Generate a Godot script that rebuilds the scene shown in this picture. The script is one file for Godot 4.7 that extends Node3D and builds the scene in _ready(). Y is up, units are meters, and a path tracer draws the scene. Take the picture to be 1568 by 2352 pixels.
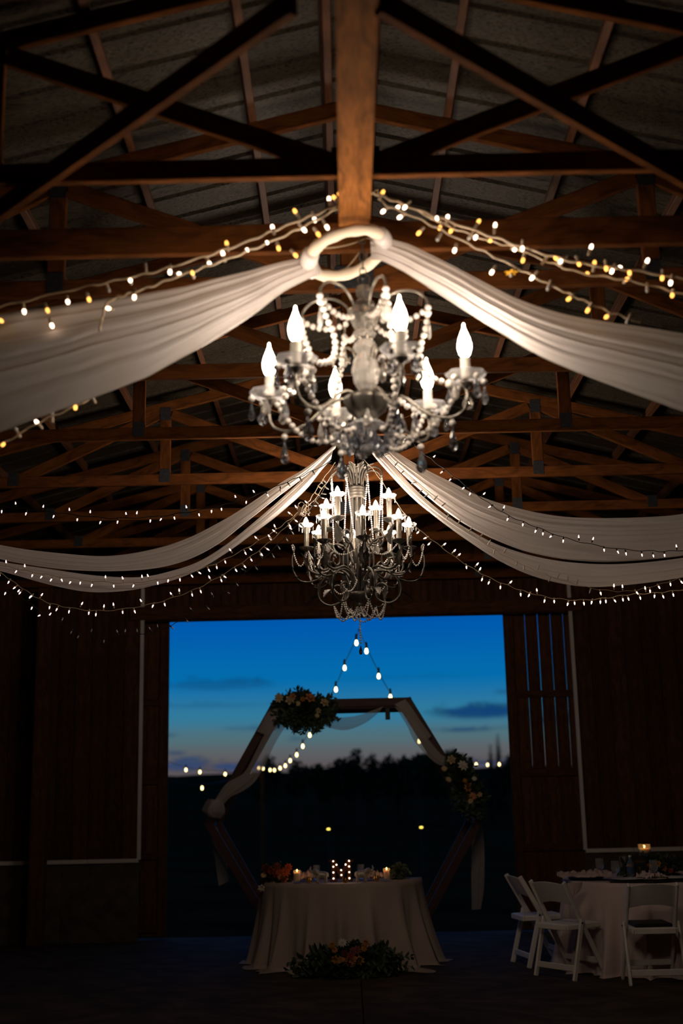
extends Node3D
# A barn at blue hour: chandeliers, swags of cloth and fairy lights under timber trusses, an open door on the evening sky.

const FOCAL := 2800.0      # pixels, for the 1568 x 2352 frame
const TILT := 13.15
const ROLL := 1.25
const CHORD := 4.05        # underside of the trusses
const WALL := 14.5         # the wall with the door
const HALF := 4.25         # half the barn's width
var eye := Vector3(-0.09, 1.55, 0)
var look: Basis
var rng := RandomNumberGenerator.new()
var M := {}
var used := {}
var cache := {}

# ---------------------------------------------------------------- geometry
class Geo:
	var v := PackedVector3Array()
	var n := PackedVector3Array()
	var ix := PackedInt32Array()

	func tri_list(pv: PackedVector3Array, tris: PackedInt32Array, solid := true) -> void:
		var mid := Vector3.ZERO
		for p in pv:
			mid += p
		mid /= pv.size()
		var nn := PackedVector3Array()
		nn.resize(pv.size())
		var vol := 0.0
		for k in range(0, tris.size(), 3):
			var a := pv[tris[k]] - mid
			var b := pv[tris[k + 1]] - mid
			var c := pv[tris[k + 2]] - mid
			var f := (b - a).cross(c - a)
			vol += a.dot(b.cross(c))
			nn[tris[k]] += f
			nn[tris[k + 1]] += f
			nn[tris[k + 2]] += f
		var flip := solid and vol < 0.0
		var at := v.size()
		v.append_array(pv)
		for q in nn:
			var u := q.normalized() if q.length_squared() > 1e-20 else Vector3.UP
			n.append(-u if flip else u)
		for k in range(0, tris.size(), 3):   # front faces run clockwise
			if flip:
				ix.append_array([at + tris[k], at + tris[k + 1], at + tris[k + 2]])
			else:
				ix.append_array([at + tris[k], at + tris[k + 2], at + tris[k + 1]])

	func grid(rows: Array, wrap := false, solid := true) -> Geo:
		var m: int = rows[0].size()
		var pv := PackedVector3Array()
		for r in rows:
			pv.append_array(r)
		var t := PackedInt32Array()
		for i in rows.size() - 1:
			for j in (m if wrap else m - 1):
				var a := i * m + j
				var b := i * m + (j + 1) % m
				t.append_array([a, b, b + m, a, b + m, a + m])
		tri_list(pv, t, solid)
		return self

	func poly(p: PackedVector3Array, away: Vector3) -> void:
		var f := Vector3.ZERO
		var mid := Vector3.ZERO
		for k in p.size():
			mid += p[k] / p.size()
			f += p[k].cross(p[(k + 1) % p.size()])
		f = f.normalized()
		var out_ := f.dot(mid - away) >= 0.0
		var at := v.size()
		for q in p:
			v.append(q)
			n.append(f if out_ else -f)
		for k in range(1, p.size() - 1):
			ix.append_array([at, at + k + 1, at + k] if out_ else [at, at + k, at + k + 1])

	func box(s: Vector3, xf := Transform3D(), bevel := 0.003) -> Geo:
		var h := s / 2
		var b := minf(bevel, minf(h.x, minf(h.y, h.z)) * 0.6)
		var c := xf.origin
		var p := func(sx: float, sy: float, sz: float, k: int) -> Vector3:
			var q := Vector3(sx * (h.x - b), sy * (h.y - b), sz * (h.z - b))
			q[k] = [sx, sy, sz][k] * h[k]
			return xf * q
		var o := [-1.0, 1.0]
		for k in 3:
			for s1 in o:
				var face := PackedVector3Array()
				for q in [[-1.0, -1.0], [1.0, -1.0], [1.0, 1.0], [-1.0, 1.0]]:
					var w := [0.0, 0.0, 0.0]
					w[k] = s1
					w[(k + 1) % 3] = q[0]
					w[(k + 2) % 3] = q[1]
					face.append(p.call(w[0], w[1], w[2], k))
				poly(face, c)
				for s2 in o:   # edges between faces k and k + 1
					var e := PackedVector3Array()
					for q in [[k, -1.0], [k, 1.0], [(k + 1) % 3, 1.0], [(k + 1) % 3, -1.0]]:
						var w := [0.0, 0.0, 0.0]
						w[k] = s1
						w[(k + 1) % 3] = s2
						w[(k + 2) % 3] = q[1]
						e.append(p.call(w[0], w[1], w[2], q[0]))
					poly(e, c)
		for sx in o:
			for sy in o:
				for sz in o:
					poly(PackedVector3Array([p.call(sx, sy, sz, 0), p.call(sx, sy, sz, 1), p.call(sx, sy, sz, 2)]), c)
		return self

	func tube(path: PackedVector3Array, radii, sides := 8, caps := true) -> Geo:
		var rows := []
		var last := path.size() - 1
		var side := Vector3.ZERO
		for k in path.size():
			var t := (path[mini(k + 1, last)] - path[maxi(k - 1, 0)]).normalized()
			if side == Vector3.ZERO:
				side = t.cross(Vector3.UP if absf(t.y) < 0.9 else Vector3.RIGHT).normalized()
			side = (side - t * side.dot(t)).normalized()
			var up := t.cross(side)
			var r: float = radii[k] if radii is Array or radii is PackedFloat32Array else radii
			var ring := PackedVector3Array()
			for j in sides:
				var a := TAU * j / sides
				ring.append(path[k] + (side * cos(a) + up * sin(a)) * r)
			if caps and k == 0:
				var e := PackedVector3Array()
				for q in ring:
					e.append(path[k] + (q - path[k]) * 0.02)
				rows.append(e)
			rows.append(ring)
			if caps and k == last:
				var e := PackedVector3Array()
				for q in ring:
					e.append(path[k] + (q - path[k]) * 0.02)
				rows.append(e)
		return grid(rows, true)

	func lathe(prof: Array, segs := 16, xf := Transform3D(), wave := 0.0, lobes := 0) -> Geo:
		var rows := []
		for q in prof:
			var ring := PackedVector3Array()
			for j in segs:
				var a := TAU * j / segs
				var r: float = maxf(q[0], 0.0002) * (1.0 + wave * cos(a * lobes))
				ring.append(xf * Vector3(r * sin(a), q[1], r * cos(a)))
			rows.append(ring)
		return grid(rows, true)

	func ball(c: Vector3, r: Vector3, segs := 8, rings := 6) -> Geo:
		var prof := []
		for k in rings + 1:
			var a := PI * k / rings - PI / 2
			prof.append([cos(a), sin(a)])
		return lathe(prof, segs, Transform3D(Basis.from_scale(r), c))

	func leaf(base: Vector3, dir: Vector3, nrm: Vector3, length: float, wide: float, curl := 0.25) -> void:
		var s := dir.cross(nrm).normalized()
		var up := s.cross(dir).normalized()
		var pv := PackedVector3Array([base])
		for q in [[0.3, 0.8], [0.65, 0.75]]:
			var m: Vector3 = base + dir * length * q[0] - up * curl * length * q[0] * q[0]
			pv.append_array([m + s * wide * q[1] * 0.5 + up * wide * 0.12, m, m - s * wide * q[1] * 0.5 + up * wide * 0.12])
		pv.append(base + dir * length - up * curl * length)
		tri_list(pv, PackedInt32Array([0, 1, 2, 0, 2, 3, 1, 4, 5, 1, 5, 2, 2, 5, 6, 2, 6, 3, 4, 7, 5, 5, 7, 6]), false)

	func flat() -> Geo:
		var g := Geo.new()
		for k in range(0, ix.size(), 3):
			var a := v[ix[k]]
			var b := v[ix[k + 1]]
			var c := v[ix[k + 2]]
			var f := (c - a).cross(b - a)
			if f.length_squared() < 1e-18:
				continue
			f = f.normalized()
			for q in [a, b, c]:
				g.ix.append(g.v.size())
				g.v.append(q)
				g.n.append(f)
		return g

	func mesh() -> ArrayMesh:
		var arr := []
		arr.resize(Mesh.ARRAY_MAX)
		arr[Mesh.ARRAY_VERTEX] = v
		arr[Mesh.ARRAY_NORMAL] = n
		arr[Mesh.ARRAY_INDEX] = ix
		var m := ArrayMesh.new()
		m.add_surface_from_arrays(Mesh.PRIMITIVE_TRIANGLES, arr)
		return m


# ---------------------------------------------------------------- helpers
func at(px: float, py: float, d: float) -> Vector3:
	# where the sight line through a point of the picture stands, d metres down the barn
	var r := look * Vector3((px - 784.0) / FOCAL, (1176.0 - py) / FOCAL, -1)
	return eye + r * (d / -r.z)


func smooth_path(p: Array, steps: int) -> PackedVector3Array:
	var out := PackedVector3Array()
	var last := p.size() - 1
	for k in steps + 1:
		var t := float(k) / steps * last
		var i := mini(int(t), last - 1)
		out.append(p[i].cubic_interpolate(p[i + 1], p[maxi(i - 1, 0)], p[mini(i + 2, last)], t - i))
	return out


func sag(a: Vector3, b: Vector3, drop: float, steps := 12) -> PackedVector3Array:
	var out := PackedVector3Array()
	for k in steps + 1:
		var t := float(k) / steps
		out.append(a.lerp(b, t) - Vector3.UP * drop * 4 * t * (1 - t))
	return out


func polar(r: float, y: float, a: float) -> Vector3:   # 0 degrees faces the camera
	return Vector3(r * sin(a), y, r * cos(a))


func numbered(called: String) -> String:
	var k: int = used.get(called, 0)
	used[called] = k + 1
	return called if k == 0 else "%s_%03d" % [called, k]


func tag(o: Node3D, label: String, category: String, group := "", kind := "") -> void:
	if label: o.set_meta("label", label)
	if category: o.set_meta("category", category)
	if group: o.set_meta("group", group)
	if kind: o.set_meta("kind", kind)


func thing(called: String, label: String, category: String, where := Vector3.ZERO, turn := 0.0, group := "") -> Node3D:
	var o := Node3D.new()
	o.name = numbered(called)
	add_child(o)
	o.position = where
	o.rotation.y = turn
	tag(o, label, category, group)
	return o


func solo(called: String, label: String, category: String, mesh: Mesh, m: Material, xf := Transform3D(), group := "", kind := "") -> MeshInstance3D:
	var o := MeshInstance3D.new()
	o.name = numbered(called)
	o.mesh = mesh
	o.material_override = m
	o.transform = xf
	add_child(o)
	tag(o, label, category, group, kind)
	return o


func struct(called: String) -> Node3D:
	var o := Node3D.new()
	o.name = called
	add_child(o)
	o.set_meta("kind", "structure")
	return o


func part(parent: Node3D, called: String, mesh: Mesh, m: Material, xf := Transform3D()) -> MeshInstance3D:
	var o := MeshInstance3D.new()
	o.name = called
	o.mesh = mesh
	o.material_override = m
	o.transform = xf
	parent.add_child(o, true)
	return o


func hold(parent: Node3D, called: String, xf := Transform3D()) -> Node3D:
	var o := Node3D.new()
	o.name = called
	o.transform = xf
	parent.add_child(o, true)
	return o


func moved(p: Vector3) -> Transform3D:
	return Transform3D(Basis(), p)


func upright(p: Vector3, up: Vector3) -> Transform3D:   # local y along up
	var y := up.normalized()
	var x := y.cross(Vector3.FORWARD if absf(y.z) < 0.9 else Vector3.RIGHT).normalized()
	return Transform3D(Basis(x, y, x.cross(y)), p)


func box_mesh(s: Vector3, bevel := 0.003) -> ArrayMesh:
	var key := "%.3f %.3f %.3f %.4f" % [s.x, s.y, s.z, bevel]
	if not cache.has(key):
		cache[key] = Geo.new().box(s, Transform3D(), bevel).mesh()
	return cache[key]


func board(parent: Node3D, called: String, a: Vector3, b: Vector3, deep: float, thick: float, m: Material, face := Vector3.BACK, bevel := 0.004) -> MeshInstance3D:
	# a plank from a to b: deep across, thick along «face»; the grain runs along local x
	var x := (b - a).normalized()
	var z := (face - x * face.dot(x)).normalized()
	return part(parent, called, box_mesh(Vector3((b - a).length(), deep, thick), bevel), m, Transform3D(Basis(x, z.cross(x), z), (a + b) / 2))


func lamp(parent: Node3D, p: Vector3, energy: float, c: Color, size: float) -> void:
	var l := OmniLight3D.new()
	l.name = "bulb_light"
	l.position = p
	l.light_color = c
	l.light_energy = energy
	l.light_size = size
	l.omni_range = 40.0
	l.omni_attenuation = 2.0
	l.shadow_enabled = true
	parent.add_child(l, true)


func paint(c: Color, rough := 0.8, metal := 0.0, tex: Texture2D = null, scale := 1.0) -> StandardMaterial3D:
	var m := StandardMaterial3D.new()
	m.albedo_color = c
	m.roughness = rough
	m.metallic = metal
	if rough >= 0.85:
		m.metallic_specular = 0.18
	if tex:
		m.albedo_texture = tex
		m.uv1_triplanar = true
		m.uv1_scale = Vector3.ONE * scale
	return m


func glow(c: Color, energy: float) -> StandardMaterial3D:
	var m := paint(c, 0.4)
	m.emission_enabled = true
	m.emission = c
	m.emission_energy_multiplier = energy
	return m


func glass(alpha := 0.08, tint := Color(1, 1, 1)) -> StandardMaterial3D:
	var m := paint(Color(tint, alpha), 0.03)
	m.transparency = BaseMaterial3D.TRANSPARENCY_ALPHA
	m.metallic_specular = 0.7
	return m


func crystal(tint := Color(1, 1, 1), milky := 0.04) -> StandardMaterial3D:
	var m := paint(Color(tint, milky), 0.02)
	m.refraction_enabled = true
	m.refraction_scale = 0.055
	return m


func picture(w: int, h: int, f: Callable) -> ImageTexture:
	var im := Image.create(w, h, false, Image.FORMAT_RGB8)
	for y in h:
		for x in w:
			im.set_pixel(x, y, f.call(x, y))
	return ImageTexture.create_from_image(im)


func ripple(noise: FastNoiseLite, x: float, y: float, w: float, h: float, fx: float, fy: float, z := 0.0) -> float:
	# noise that repeats after w x h pixels
	var a := TAU * x / w
	var b := TAU * y / h
	return noise.get_noise_3d(cos(a) * fx + z, sin(a) * fx + cos(b) * fy, sin(b) * fy)


func make_materials() -> void:
	var noise := FastNoiseLite.new()
	noise.seed = 7
	noise.frequency = 1.0
	noise.fractal_octaves = 3
	var wood := picture(512, 256, func(x: int, y: int) -> Color:
		var bend := ripple(noise, x, y, 512, 256, 0.5, 0.9) * 22.0
		var ring := 0.5 + 0.5 * sin((y + bend) * TAU / 256.0 * 9.0)
		var fine := ripple(noise, x, y, 512, 256, 1.6, 14.0, 5.0)
		var wide := ripple(noise, x, y, 512, 256, 0.8, 1.4, 9.0)
		var t := clampf(0.8 + 0.14 * fine + 0.12 * wide - 0.13 * pow(ring, 4.0), 0.2, 1.0)
		for k in [[140.0, 70.0], [400.0, 190.0]]:
			var q := Vector2((x - k[0]) / 9.0, (y - k[1]) / 6.0).length()
			if q < 1.6:
				t = lerpf(t, 0.3, clampf(1.6 - q, 0.0, 1.0))
		return Color(t, t * 0.96, t * 0.9))
	var specks := picture(512, 512, func(x: int, y: int) -> Color:
		var a := ripple(noise, x, y, 512, 512, 6.0, 14.0)
		var b := ripple(noise, x, y, 512, 512, 1.2, 2.4, 3.0)
		var t := 0.8 + 0.12 * b
		if a > 0.24 - 0.12 * b:
			t *= 0.42
		return Color(t, t * 0.97, t * 0.9))
	var mottle := picture(256, 256, func(x: int, y: int) -> Color:
		var t := 0.78 + 0.22 * ripple(noise, x, y, 256, 256, 1.2, 1.2) + 0.1 * ripple(noise, x, y, 256, 256, 14.0, 14.0, 4.0)
		return Color(t, t, t))
	var weave := picture(64, 64, func(x: int, y: int) -> Color:
		var t := 0.9 + 0.05 * sin(TAU * x / 8.0) + 0.05 * sin(TAU * y / 8.0)
		return Color(t, t, t))
	M.wood = [paint(Color(0.64, 0.42, 0.215), 0.6, 0, wood, 0.9), paint(Color(0.48, 0.29, 0.135), 0.65, 0, wood, 0.8), paint(Color(0.5, 0.305, 0.14), 0.6, 0, wood, 1.0), paint(Color(0.46, 0.275, 0.13), 0.6, 0, wood, 0.85)]  # first wood painted lighter for chandelier light on the brace, truss woods kept darker
	for k in 4:
		M.wood[k].uv1_offset = Vector3(0.31 * k, 0.17 * k, 0.23 * k)
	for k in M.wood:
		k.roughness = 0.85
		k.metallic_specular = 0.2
	M.purlin = paint(Color(0.44, 0.27, 0.14), 0.7, 0, wood, 1.1)
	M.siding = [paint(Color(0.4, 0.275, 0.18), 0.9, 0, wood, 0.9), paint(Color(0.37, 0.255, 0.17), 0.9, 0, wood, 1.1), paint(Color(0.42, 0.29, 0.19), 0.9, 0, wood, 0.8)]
	M.door_board = [paint(Color(0.46, 0.31, 0.19), 0.85, 0, wood, 0.9), paint(Color(0.43, 0.285, 0.175), 0.85, 0, wood, 1.1)]
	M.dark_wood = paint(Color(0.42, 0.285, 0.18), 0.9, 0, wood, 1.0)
	M.arch_wood = paint(Color(0.31, 0.155, 0.09), 0.65, 0, wood, 1.2)
	M.roof = paint(Color(0.32, 0.295, 0.26), 0.6, 0.1, specks, 0.9)
	M.plate = paint(Color(0.3, 0.31, 0.33), 0.5, 0.6, mottle, 9.0)
	M.wainscot = paint(Color(0.42, 0.37, 0.31), 0.9, 0, mottle, 0.6)
	M.white_trim = paint(Color(0.82, 0.78, 0.74), 0.6)
	M.roof.metallic_specular = 0.25
	M.concrete = paint(Color(0.36, 0.31, 0.26), 0.9, 0, mottle, 0.35)
	M.soil = paint(Color(0.2, 0.19, 0.13), 1.0, 0, mottle, 0.05)
	M.hill = paint(Color(0.19, 0.2, 0.14), 1.0, 0, mottle, 0.01)
	for k in ["soil", "hill"]:
		M[k].specular_mode = BaseMaterial3D.SPECULAR_DISABLED
	M.bark = paint(Color(0.25, 0.19, 0.14), 0.95)
	M.crown = paint(Color(0.17, 0.21, 0.12), 0.9)
	M.chiffon = paint(Color(0.98, 0.945, 0.92), 0.9, 0, weave, 40.0)
	M.chiffon.backlight_enabled = true
	M.chiffon.backlight = Color(0.52, 0.5, 0.47)
	M.voile = paint(Color(0.7, 0.66, 0.63, 0.6), 0.9)
	M.voile.transparency = BaseMaterial3D.TRANSPARENCY_ALPHA
	M.linen = paint(Color(0.72, 0.65, 0.6), 0.9, 0, weave, 30.0)
	M.napkin = paint(Color(0.84, 0.74, 0.71), 0.9, 0, weave, 40.0)
	M.hoop = paint(Color(0.93, 0.86, 0.76), 0.8)
	M.chair = paint(Color(0.87, 0.84, 0.8), 0.45)
	M.black = paint(Color(0.03, 0.03, 0.035), 0.6)
	M.silver = paint(Color(0.68, 0.65, 0.6), 0.25, 0.85)
	M.antique = paint(Color(0.42, 0.4, 0.37), 0.3, 0.8)
	M.bead = paint(Color(0.97, 0.94, 0.9), 0.12, 0.25)
	M.bead.clearcoat_enabled = true
	M.crystal = crystal(Color(1, 0.98, 0.95), 0.16)
	M.smoke_crystal = crystal(Color(0.86, 0.88, 0.92), 0.04)
	M.cut_glass = paint(Color(0.75, 0.73, 0.7), 0.1, 0.55)
	M.pane = glass(0.3)
	M.clear = glass(0.05)
	M.water = crystal(Color(0.95, 0.98, 1))
	M.sleeve = paint(Color(0.95, 0.92, 0.86), 0.4)
	M.bulb = glow(Color(1, 0.93, 0.82), 14.0)
	M.candle_bulb = glow(Color(1, 0.93, 0.82), 14.0)
	M.fairy_white = glow(Color(1, 0.86, 0.74), 5.0)
	M.fairy_amber = glow(Color(1, 0.72, 0.34), 2.4)
	M.fairy_pink = glow(Color(1, 0.84, 0.8), 2.2)
	M.fairy_off = paint(Color(0.75, 0.73, 0.7), 0.2)
	M.festoon = glow(Color(1, 0.88, 0.6), 6.0)
	M.flame = glow(Color(1, 0.75, 0.4), 14.0)
	M.cable_clear = paint(Color(0.75, 0.66, 0.54), 0.4)
	M.cable_dark = paint(Color(0.05, 0.05, 0.045), 0.6)
	M.socket = paint(Color(0.78, 0.7, 0.6), 0.35)
	M.wax = paint(Color(0.92, 0.78, 0.6), 0.5)
	M.wax.subsurf_scatter_enabled = true
	M.wax.subsurf_scatter_strength = 0.5
	M.leaf = paint(Color(0.2, 0.27, 0.15), 0.6)
	M.leaf_dark = paint(Color(0.17, 0.23, 0.14), 0.6)
	M.leaf_sage = paint(Color(0.34, 0.4, 0.34), 0.7)
	M.gold = paint(Color(0.8, 0.6, 0.3), 0.25, 0.9)
	M.china = paint(Color(0.86, 0.84, 0.8), 0.25)
	M.elephant = paint(Color(0.85, 0.78, 0.68), 0.35, 0.15, mottle, 30.0)
	M.sign = paint(Color(0.05, 0.035, 0.03), 0.7)
	M.twig = paint(Color(0.3, 0.18, 0.1), 0.9, 0, wood, 12.0)
	M.petal = {}
	for k in [["cream", Color(0.72, 0.63, 0.46)], ["peach", Color(0.7, 0.46, 0.28)], ["orange", Color(0.54, 0.22, 0.06)], ["rust", Color(0.34, 0.11, 0.04)], ["yellow", Color(0.68, 0.47, 0.13)], ["pink", Color(0.52, 0.29, 0.28)], ["white", Color(0.76, 0.73, 0.66)]]:
		M.petal[k[0]] = paint(k[1], 0.75)


# ---------------------------------------------------------------- light and air
func set_camera_and_sky() -> void:
	look = Basis.from_euler(Vector3(deg_to_rad(TILT), 0, deg_to_rad(-ROLL)))
	var cam := Camera3D.new()
	cam.name = "camera"
	cam.transform = Transform3D(look, eye)
	cam.near = 0.05
	cam.far = 2000.0
	var lens := CameraAttributesPhysical.new()
	lens.frustum_focal_length = 42.9
	lens.frustum_focus_distance = 8.7
	lens.exposure_aperture = 1.3
	lens.frustum_near = 0.05
	lens.frustum_far = 2000.0
	cam.attributes = lens
	cam.fov = rad_to_deg(2.0 * atan(1176.0 / FOCAL))
	add_child(cam)
	cam.current = true
	var e := Environment.new()
	e.background_mode = Environment.BG_SKY
	e.tonemap_mode = Environment.TONE_MAPPER_LINEAR
	e.tonemap_exposure = 1.0
	e.sdfgi_enabled = true
	e.ssao_enabled = true
	e.ssil_enabled = true
	e.sky = Sky.new()
	var pano := PanoramaSkyMaterial.new()
	pano.panorama = evening_sky()
	e.sky.sky_material = pano
	var w := WorldEnvironment.new()
	w.name = "evening"
	w.environment = e
	add_child(w)


func evening_sky() -> ImageTexture:
	# air that goes from a rosy rim to deep blue, with thin dark streaks of cloud all round
	var wide := 4096
	var high := 2048
	var im := Image.create(wide, high, false, Image.FORMAT_RGBF)
	var steps := [[0.0, Color(0.090, 0.082, 0.100)], [1.45, Color(0.105, 0.088, 0.094)], [2.0, Color(0.106, 0.114, 0.122)], [2.75, Color(0.075, 0.155, 0.185)], [3.7, Color(0.030, 0.190, 0.320)],
		[5.4, Color(0.001, 0.150, 0.410)], [8.2, Color(0.0, 0.096, 0.420)], [14.0, Color(0.004, 0.074, 0.320)], [35.0, Color(0.022, 0.062, 0.165)], [90.0, Color(0.025, 0.048, 0.100)]]
	var air := func(el: float) -> Color:
		for k in range(1, steps.size()):
			if el <= steps[k][0]:
				return steps[k - 1][1].lerp(steps[k][1], smoothstep(0, 1, (el - steps[k - 1][0]) / (steps[k][0] - steps[k - 1][0])) * 0.5 + 0.5 * (el - steps[k - 1][0]) / (steps[k][0] - steps[k - 1][0]))
		return steps[-1][1]
	for y in high:
		var el := 90.0 - 180.0 * (y + 0.5) / high
		im.fill_rect(Rect2i(0, y, wide, 1), air.call(maxf(el, 0.0)))
	var noise := FastNoiseLite.new()
	noise.seed = 11
	noise.frequency = 1.0
	noise.fractal_octaves = 4
	# single clouds as [picture x, y, half width, half height, density]
	var banks := []
	for b in [[1105, 1634, 105, 15, 0.95], [1140, 1624, 60, 9, 0.5], [1070, 1674, 75, 5, 0.8], [1190, 1588, 50, 5, 0.55], [500, 1572, 130, 13, 0.35], [560, 1562, 50, 6, 0.3], [470, 1620, 150, 6, 0.22], [640, 1672, 110, 5, 0.4], [405, 1730, 22, 4, 0.6], [678, 1697, 26, 4, 0.4], [420, 1756, 60, 14, 0.7], [545, 1760, 60, 10, 0.75], [930, 1555, 160, 6, 0.12], [1120, 1752, 80, 8, 0.5], [340, 1690, 60, 5, 0.5], [1290, 1650, 80, 12, 0.7]]:
		var d := (at(b[0], b[1], 1000.0) - eye).normalized()
		var s := rad_to_deg(1.0 / FOCAL)
		banks.append([rad_to_deg(atan2(d.x, -d.z)), rad_to_deg(asin(d.y)), b[2] * s, b[3] * s, b[4]])
	for k in 46:   # and the like of them round the rest of the sky
		var az := rng.randf_range(12.0, 348.0)
		banks.append([az if az < 180 else az - 360, rng.randf_range(1.5, 13.0), rng.randf_range(0.8, 4.0), rng.randf_range(0.08, 0.35), rng.randf_range(0.2, 0.9)])
	for b in banks:
		for y in range(int((90.0 - b[1] - b[3] * 2.2) / 180.0 * high), int((90.0 - b[1] + b[3] * 2.2) / 180.0 * high) + 2):
			var el := 90.0 - 180.0 * (y + 0.5) / high
			if el <= 0.0:
				continue
			for x in range(int((b[0] - b[2] * 1.6) / 360.0 * wide), int((b[0] + b[2] * 1.6) / 360.0 * wide) + 1):
				var az := 360.0 * (x + 0.5) / wide
				var q := noise.get_noise_3d(az * 0.9, el * 4.0, b[0])
				var r := Vector2((az - b[0]) / b[2], (el - b[1] + q * b[3] * 0.8) / b[3]).length() + 0.5 * q
				var t: float = clampf((1.25 - r) / 0.6, 0.0, 1.0) * b[4]
				if t > 0.0:
					var xx := posmod(x, wide)
					var c := im.get_pixel(xx, y)
					im.set_pixel(xx, y, c.lerp(Color(0.004, 0.034, 0.105), t))
	return ImageTexture.create_from_image(im)


# ---------------------------------------------------------------- the barn
func build_floor() -> void:
	var o := struct("floor")
	var seam: float = eye.x + (at(838, 2300, 8.0).x - eye.x)
	var xs := [-HALF - 0.3, seam, HALF + 0.3]
	for i in 2:
		var z := 6.0
		while z > -14.9:
			var deep := minf(4.2, z + 14.9)
			part(o, "slab", box_mesh(Vector3(xs[i + 1] - xs[i] - 0.008, 0.12, deep - 0.008), 0.004), M.concrete, moved(Vector3((xs[i] + xs[i + 1]) / 2, -0.06, z - deep / 2)))
			z -= deep
	part(o, "footing", box_mesh(Vector3(2 * HALF + 1.0, 0.1, 21.2), 0.004), M.concrete, moved(Vector3(0, -0.17, -4.45)))
	var g := struct("ground_outside")
	var rows := []
	for k in [15.0, 20.0, 40.0, 90.0, 200.0, 700.0]:
		var row := PackedVector3Array()
		for j in range(-8, 9):
			row.append(Vector3(j * 60.0, -0.12, -k))
		rows.append(row)
	part(g, "soil", Geo.new().grid(rows, false, false).mesh(), M.soil)


func build_walls() -> void:
	var xl := at(324, 1660, WALL).x
	var xr := at(1324, 1650, WALL).x
	var top := at(774, 1418, WALL).y
	var back := struct("wall_back")
	for q in [[-HALF, xl - 0.02, 0.0, 5.6], [xr + 0.02, HALF, 0.0, 5.6], [xl - 0.02, xr + 0.02, top, 5.6]]:
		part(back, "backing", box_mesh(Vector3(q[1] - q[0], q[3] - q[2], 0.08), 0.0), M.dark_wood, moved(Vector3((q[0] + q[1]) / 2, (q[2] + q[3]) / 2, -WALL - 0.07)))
		var n := int(round((q[1] - q[0]) / 0.19))
		for k in n:
			var w: float = (q[1] - q[0]) / n
			var x: float = q[0] + w * (k + 0.5)
			var low: float = q[2] + (0.89 if q[2] == 0.0 else 0.0)
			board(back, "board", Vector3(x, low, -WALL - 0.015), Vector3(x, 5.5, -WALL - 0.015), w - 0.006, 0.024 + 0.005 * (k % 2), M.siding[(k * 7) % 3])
	for q in [[-HALF, xl], [xr, HALF]]:
		var n := 2
		for k in n:
			var w: float = (q[1] - q[0]) / n
			part(back, "wainscot_panel", box_mesh(Vector3(w - 0.004, 0.87, 0.03), 0.003), M.wainscot, moved(Vector3(q[0] + w * (k + 0.5), 0.435, -WALL - 0.008)))
	part(back, "lintel", box_mesh(Vector3(xr - xl + 0.3, 0.16, 0.05), 0.005), M.dark_wood, moved(Vector3((xl + xr) / 2, top + 0.09, -WALL + 0.03)))
	var yt := at(330, 1352, WALL).y
	var names := 1
	for q in [[xl, -HALF], [xr, HALF]]:
		for k in 2:
			var t := struct("trim_%d" % names)
			names += 1
			if k == 0:
				part(t, "strip", box_mesh(Vector3(0.042, yt - 0.9, 0.03)), M.white_trim, moved(Vector3(q[0], (yt + 0.9) / 2, -WALL + 0.02)))
			else:
				for j in 3:
					var a: float = lerpf(q[0], q[1], j / 3.0)
					var b: float = lerpf(q[0], q[1], (j + 1) / 3.0)
					part(t, "strip", box_mesh(Vector3(absf(b - a) - 0.004, 0.045, 0.035)), M.white_trim, moved(Vector3((a + b) / 2, 0.89, -WALL + 0.02)))
	# side walls and the one behind the camera
	for s in [-1, 1]:
		var w := struct("wall_left" if s < 0 else "wall_right")
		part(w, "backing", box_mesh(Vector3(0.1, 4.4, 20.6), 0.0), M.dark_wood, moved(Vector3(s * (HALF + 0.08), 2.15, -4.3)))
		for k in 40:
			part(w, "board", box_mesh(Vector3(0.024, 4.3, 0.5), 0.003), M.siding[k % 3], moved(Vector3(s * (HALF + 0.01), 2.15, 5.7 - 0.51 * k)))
	var f := struct("wall_front")
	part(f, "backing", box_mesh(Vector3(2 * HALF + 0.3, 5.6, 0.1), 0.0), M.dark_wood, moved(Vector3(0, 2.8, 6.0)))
	# the two sliding leaves hung outside the wall
	var dl := at(387, 1700, WALL + 0.25).x
	var dr := at(1161, 1560, WALL + 0.25).x
	leaf_door("door_1", dl, -1, top, 0.002)
	leaf_door("door_2", dr, 1, top, 0.0055)
	var post := thing("support_post", "dark square timber post standing against the panelled wall", "post", Vector3(at(80, 2178, 14.1).x, 0, -14.1))
	board(post, "shaft", Vector3(0, 0.02, 0), Vector3(0, 4.0, 0), 0.17, 0.17, M.dark_wood, Vector3.BACK, 0.01)
	part(post, "base_plate", box_mesh(Vector3(0.2, 0.02, 0.2)), M.plate, moved(Vector3(0, 0.01, 0)))


func leaf_door(called: String, edge: float, s: int, top: float, gap: float) -> void:
	var o := struct(called)
	var z := -WALL - 0.25
	var h := top + 0.12
	board(o, "edge_post", Vector3(edge + s * 0.055, 0.02, z + 0.02), Vector3(edge + s * 0.055, h, z + 0.02), 0.11, 0.05, M.dark_wood)
	var x := edge + s * 0.115
	for k in 8:
		board(o, "board", Vector3(x + s * 0.074, 0.03, z), Vector3(x + s * 0.074, h, z), 0.148, 0.022, M.door_board[k % 2], Vector3.BACK, 0.002)
		x += s * (0.148 + gap * (1.0 if k != 1 else 1.4))
	for y in [0.12, 0.93, 1.78, 2.7, h - 0.05]:
		board(o, "batten", Vector3(edge + s * 0.11, y, z + 0.03), Vector3(x, y, z + 0.03), 0.085, 0.03, M.dark_wood)


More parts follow.
